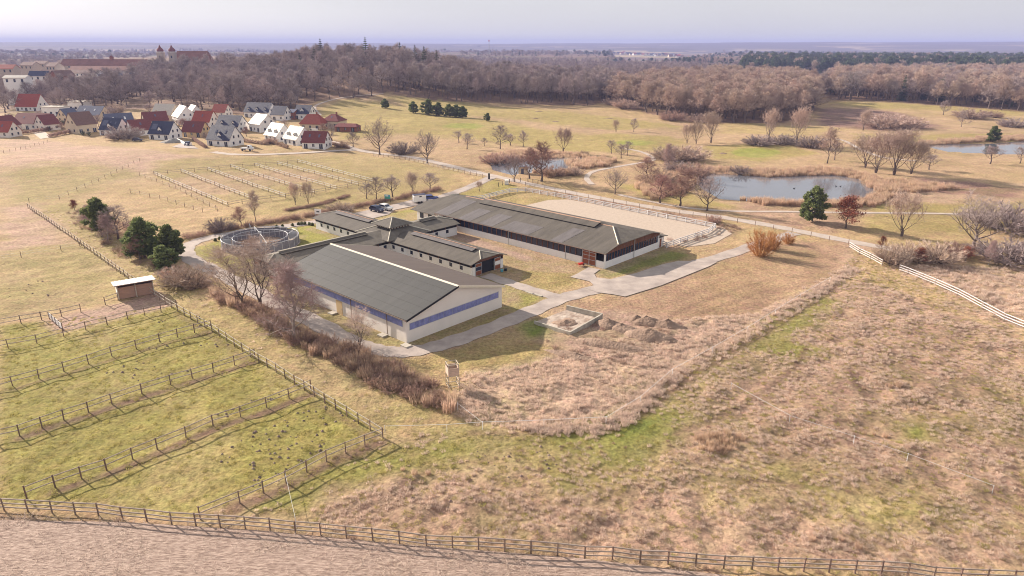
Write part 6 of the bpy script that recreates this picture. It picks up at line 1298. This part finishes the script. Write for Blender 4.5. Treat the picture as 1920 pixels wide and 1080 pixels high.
house(508, 265, 11, 9, 3.0, 5.0, -42, 'white', 'palaroof', 'white pale-roofed house with navy dormers, left of the pair', 2)
house(544, 272, 11, 9, 3.0, 5.0, -42, 'white', 'palaroof', 'white pale-roofed house with navy dormers, right of the pair', 2)
house(588, 279, 10.5, 7.5, 3.0, 4.2, -10, 'white', 'maroon', 'small white house with maroon roof at the lane corner', 0, 2)
house(582, 243, 12, 9, 3.2, 4.4, -12, 'beige', 'redroof', 'cream house with red hipped roof behind the white van', 0, 0, hip=3, chim=True)
house(619, 240, 10, 10, 3.8, 3.2, -14, 'beige', 'maroon', 'brown bungalow with maroon pyramid roof and skylight', 0, 1, hip=4.2, chim=True)
house(648, 247, 12, 6, 2.6, 1.3, -10, 'brick', 'maroon', 'low brown carport building right of the bungalow', 0, hip=1.5)
def flat(px, py, w_, d_, h, rot, label):
    p = gp(px, py); t = thing('flat_house', label, 'house', (p.x, p.y, p.z), R_(rot)); wl_ = MB().box(-w_ / 2, w_ / 2, 0, d_, -.5, h).build('wall', M['white'], t)
    MB().box(-w_ / 2 - .3, w_ / 2 + .3, -.3, d_ + .3, h, h + .3).build('roof', M['concrete'], t)
    for x in (-w_ * .3, 0, w_ * .3): MB().box(x - .8, x + .8, -.05, 0, .8, 2.4).build('window', M['glass'], wl_)
flat(97, 217, 14, 8, 5.2, -12, 'white flat-roofed house left of the bare village tree'); flat(143, 207, 12, 8, 5.5, -12, 'white flat-roofed house right of the bare village tree')
for i, (px, py, h_) in enumerate(((18, 236, 7), (78, 232, 8), (118, 246, 5), (185, 238, 7), (210, 228, 9), (248, 236, 6), (282, 222, 9), (318, 246, 5), (344, 242, 6), (394, 236, 7), (446, 236, 6), (462, 256, 5), (500, 236, 7), (535, 244, 6), (606, 252, 6))):
    tree('garden_tree', (ordn + ['thirteenth', 'fourteenth', 'fifteenth'])[i] + ' bare garden tree from the left between the village houses', px, py, 0, ('round', 'fruit', 'redtree')[i % 3], 1.1, pos=gp(px, py), hgt=h_, group='garden trees between the village houses')
# hedges, banks and walls in the village
def hedge(label, pts, h, wd, m='brush'):
    P_ = PX(*pts); b = MB(); r = random.Random(len(label)); t = thing('garden_hedge', label, 'hedge', (0, 0, 0))
    for a, e in zip(P_[:-1], P_[1:]):
        n = max(1, int((e - a).length / .8))
        for k in range(n):
            c = a.lerp(e, (k + .5) / n); needle_clump(b, Vector((c.x, c.y, c.z + h * .5)), wd * .65, h * .55, 46, .45, r, 0)
    b.build('foliage', M[m], t)
hedge('brown beech hedge before the wide cream house', ((25, 254), (60, 250), (104, 243)), 1.8, 1.4); hedge('brown hedge right of the sandy forecourt', ((92, 258), (130, 250), (142, 246)), 1.8, 1.4); hedge('dark green tall hedge before the blue-grey roofed house', ((114, 238), (128, 236), (142, 233)), 3.4, 2, 'hedgegreen'); hedge('brown hedge right of the white retaining wall', ((362, 262), (376, 272), (386, 278)), 1.5, 1.2); hedge('hedge below the pale-roofed pair of houses', ((506, 268), (525, 274), (540, 279)), 1.5, 1.2); hedge('low reddish hedge along the lane by the maroon-roofed corner house', ((612, 268), (632, 273), (655, 279)), .9, 1.0); hedge('dark hedge behind the front-most house garden', ((440, 262), (470, 268), (500, 272)), 1.4, 2.2); hedge('left clipped evergreen by the beige gable house', ((156, 255), (157, 254)), 2.2, 1.2, 'hedgegreen'); hedge('right clipped evergreen by the beige gable house', ((167, 257), (168, 256)), 2.4, 1.4, 'hedgegreen')
heap('stone_bank', onground(gp(326, 267)), 5.5, 2.6, 1.9, M['stone'], 'grey rubble stone bank below a navy-roofed house', 'bank', 9, rz=.2)
rw = thing('retaining_wall', 'curved white retaining wall by the village drive', 'wall', (0, 0, 0)); w3 = PX((328, 262), (340, 268), (350, 274), (360, 272))
for a, e in zip(w3[:-1], w3[1:]): wallseg(Vector((a.x, a.y, 0)), Vector((e.x, e.y, 0)), a.z + 1.2, e.z + 1.2).build('wall_section', M['white'], rw)
sheet('forecourt', PX((60, 248), (84, 247), (96, 258), (76, 261)), M['sand'], .12); sheet('house_drive', PX((322, 276), (345, 267), (352, 268), (372, 279), (345, 278)), M['asphalt'], .12)

# ------------------------------------------------------------------ palace, farm court and far village
def zrow(px, d, py): p = at_range(px, d); return p, height_at(p, py)
p, hr_ = zrow(362, 860, 95.5)
pc = thing('palace', 'large palace with red hipped roof rising above the bare trees', 'palace', p, R_(12))
hw_ = hr_ * .55
wl_ = MB().box(-20, 20, -9, 9, -3, hw_).build('wall', M['palwall'], pc)
for sg in (-1, 1):
    pts = [(-21, sg * 10, hw_), (21, sg * 10, hw_), (15, 0, hr_), (-16, 0, hr_)]; MB().slab(pts if sg < 0 else pts[::-1], .3).build('roof', M['palace'], pc)
    pts = [(sg * 21, -10, hw_), (sg * 21, 10, hw_), (sg * 15.5, 0, hr_)]; MB().slab(pts if sg > 0 else pts[::-1], .3).build('roof', M['palace'], pc)
for k in range(9):
    for z in (2, 7): MB().box(-18.5 + k * 4.4, -17 + k * 4.4, -9.1, -9, z, z + 2.6).build('window', M['glass'], wl_)
for px, lb in ((301, 'left palace tower with dark onion dome'), (323, 'right palace tower with dark onion dome')):
    p, h = zrow(px, 845, 84); _, hb = zrow(px, 845, 98); t = thing('palace_tower', lb, 'tower', p)
    MB().box(-3, 3, -3, 3, -3, hb).build('shaft', M['palwall'], t); MB().box(-3.4, 3.4, -3.4, 3.4, hb, hb + .6).build('cornice', M['white'], t)
    b = MB(); prof = [(3.0, 0), (3.5, .15), (3.3, .32), (2.2, .5), (1.2, .6), (1.3, .68), (.7, .8), (.15, 1.0)]; H1 = h - hb - .6
    for (r0, z0), (r1, z1) in zip(prof[:-1], prof[1:]): b.tube((0, 0, hb + .6 + z0 * H1), (0, 0, hb + .6 + z1 * H1), r0, r1, 12)
    b.build('onion_dome', M['maroon'], t); MB().tube((0, 0, h), (0, 0, h + 1.6), .12, .06, 5).build('finial', M['black'], t)
    for z in (.45, .8): MB().box(-.8, .8, -3.05, -3, hb * z, hb * z + 2.4).build('window', M['glass'], t)
def long_house(label, px, d, wpx, ytop, ywall, depth, wm, rm, rot, nwin=8, cup=False):
    p, h = zrow(px, d, ytop); _, hb = zrow(px, d, ywall); w_ = wpx / F * d; t = thing('farm_building', label, 'building', p, R_(rot))
    wl_ = MB().prism([(-w_ / 2, -depth / 2, -4), (-w_ / 2, depth / 2, -4), (-w_ / 2, depth / 2, hb), (-w_ / 2, 0, h), (-w_ / 2, -depth / 2, hb)], (w_, 0, 0)).build('wall', M[wm], t)
    for sg in (-1, 1):
        s = (h - hb) / (depth / 2); pts = [(-w_ / 2 - .4, sg * (depth / 2 + .5), hb - .5 * s + .1), (w_ / 2 + .4, sg * (depth / 2 + .5), hb - .5 * s + .1), (w_ / 2 + .4, 0, h + .1), (-w_ / 2 - .4, 0, h + .1)]; MB().slab(pts if sg < 0 else pts[::-1], .25).build('roof', M[rm], t)
    for k in range(nwin): x = -w_ / 2 + w_ * (k + .5) / nwin; MB().box(x - .7, x + .7, -depth / 2 - .06, -depth / 2, hb - 3.2, hb - 1.0).build('window', M['glass'], wl_)
    if cup: MB().box(w_ * .08 - 1.5, w_ * .08 + 1.5, -1.5, 1.5, h - 1, h + 2).build('cupola', M['brick'], t); MB().add([(w_ * .08 - 2, -2, h + 2), (w_ * .08 + 2, -2, h + 2), (w_ * .08 + 2, 2, h + 2), (w_ * .08 - 2, 2, h + 2), (w_ * .08, 0, h + 4.2)], [(0, 1, 4), (1, 2, 4), (2, 3, 4), (3, 0, 4)]).build('cupola_roof', M['maroon'], t)
    return t
long_house('longest red-roofed court building with a roof turret', 195, 930, 135, 111, 122, 16, 'palwall', 'palace', -4, 14, True)
long_house('long white court front with red roof below the turret building', 190, 850, 105, 124, 131, 14, 'white', 'palace', -5, 16)
long_house('lower pale court wing with grey roof', 140, 780, 70, 131, 136, 10, 'white', 'brownroof', -6, 10)
long_house('long dark blue shed right of the court', 212, 740, 52, 136.5, 139, 10, 'greyroof', 'greyroof', -6, 6)
long_house('brick gabled house left of the court', 108, 700, 26, 132, 141, 12, 'brick', 'brownroof', 60, 2)
long_house('pale grey-roofed house beside the brick gable', 90, 720, 26, 131, 138, 12, 'palwall', 'brownroof', 10, 3)
long_house('white gabled house with dark roof left of the brick gable', 66, 720, 24, 133, 141, 12, 'white', 'navy', 15, 3)
long_house('low red-roofed shed with pale front', 152, 690, 28, 142.5, 146, 8, 'brick', 'palaroof', -6, 3)
long_house('white house at the left edge below the court', 22, 640, 30, 141, 145, 10, 'white', 'palaroof', 10, 3)
long_house('red-roofed house at the far left edge', 8, 760, 24, 121, 128, 11, 'palwall', 'redroof', 5, 3)
for i, (px, d, w_, y0, y1) in enumerate(((52, 900, 22, 116, 122), (75, 980, 22, 114, 119), (98, 880, 18, 117, 124), (118, 960, 20, 113, 119))):
    long_house(ordn[i] + ' house from the left in the hazy row behind the conifers at upper left', px, d, w_, y0, y1, 11, 'palwall', 'brownroof', rnd.uniform(-30, 40), 3)
for px, py, w_, lb in ((151, 167, 8, 'small teal shed on the village meadow'), (245, 165, 17, 'larger teal greenhouse behind the village trees')):
    p = gp(px, py); t = thing('greenhouse', lb, 'greenhouse', p, R_(-6)); MB().box(-w_ / 2, w_ / 2, -3, 3, -.3, 2.4).build('wall', M['teal'], t)
    for sg in (-1, 1): pts = [(-w_ / 2, sg * 3.2, 2.4), (w_ / 2, sg * 3.2, 2.4), (w_ / 2, 0, 4), (-w_ / 2, 0, 4)]; MB().slab(pts if sg < 0 else pts[::-1], .1).build('roof', M['teal'], t)
hm = {}
def far_house(px, py, wm, rm):
    k = (wm, rm)
    if k not in hm:
        b = MB(); b.prism([(-6, -4.5, -1), (-6, 4.5, -1), (-6, 4.5, 4), (-6, 0, 8.5), (-6, -4.5, 4)], (12, 0, 0), 0)
        for sg in (-1, 1): pts = [(-6.4, sg * 5, 3.6), (6.4, sg * 5, 3.6), (6.4, 0, 8.7), (-6.4, 0, 8.7)]; b.slab(pts if sg < 0 else pts[::-1], .2, 1)
        for x in (-3.5, 0, 3.5): b.box(x - .7, x + .7, -4.6, -4.5, 1, 2.6, 2)
        hm[k] = b.mesh('far_house', [M[wm], M[rm], M['glass']])
    p = gp(px, py); o = link('far_house', hm[k], loc=p, label='tiny house in the far village by the lake', cat='house', group='houses of the far village by the lake'); o.rotation_euler.z = rnd.uniform(-1, 1); s = rnd.uniform(1.0, 1.5); o.scale = (s, s, s)
for k in range(34): far_house(1128 + k * 4.6 + rnd.uniform(-2, 2), 99.5 + 7.5 * k / 34 + rnd.uniform(-1.2, 1.5), rnd.choice(('white', 'white', 'beige')), rnd.choice(('redroof', 'brownroof', 'navy', 'maroon')))
p, h = zrow(917, 2600, 74); ms = thing('radio_mast', 'thin radio mast on the horizon beside the wooded hill', 'mast', p)
for a in range(3): c, s = 2 * math.cos(a * 2.094), 2 * math.sin(a * 2.094); MB().tube((c, s, -2), (c * .5, s * .5, h), .55, .4, 5).build('leg', M['steel'], ms)
for k in range(10): MB().box(-1.2, 1.2, -1.2, 1.2, h * (k + .5) / 10, h * (k + .5) / 10 + .6).build('platform', M['steel'], ms)
MB().box(-1.8, 1.8, -1.8, 1.8, h - 7, h - 2).build('antenna_head', M['red'], ms)
for px, py, rx in ((1009, 209, 9), (1004, 222, 7), (1041, 228, 7), (1142, 222, 8), (1355, 288, 6)):
    o = heap('bunker', onground(gp(px, py), -.05), rx * .35, 1.6, .45, M['soil'], {1009: 'upper dark bunker lip on the far fairway', 1004: 'left bunker lip on the middle fairway', 1041: 'right bunker lip on the middle fairway', 1142: 'bunker lip before the brown wood', 1355: 'dark bunker beside the putting green'}[px], 'bunker', px)

# ------------------------------------------------------------------ haze
hz = bpy.data.materials.new('haze'); hz.use_nodes = True; n, l = hz.node_tree.nodes, hz.node_tree.links
n.remove(n['Principled BSDF']); pv = n.new('ShaderNodeVolumePrincipled'); pv.inputs['Color'].default_value = (0.42, 0.47, 0.86, 1); pv.inputs['Density'].default_value = 0.00015; pv.inputs['Anisotropy'].default_value = 0.0
l.new(pv.outputs[0], n['Material Output'].inputs['Volume'])
MB().box(-9400, 9400, -55, 11400, -6, 118).build('haze', hz, kind='stuff')
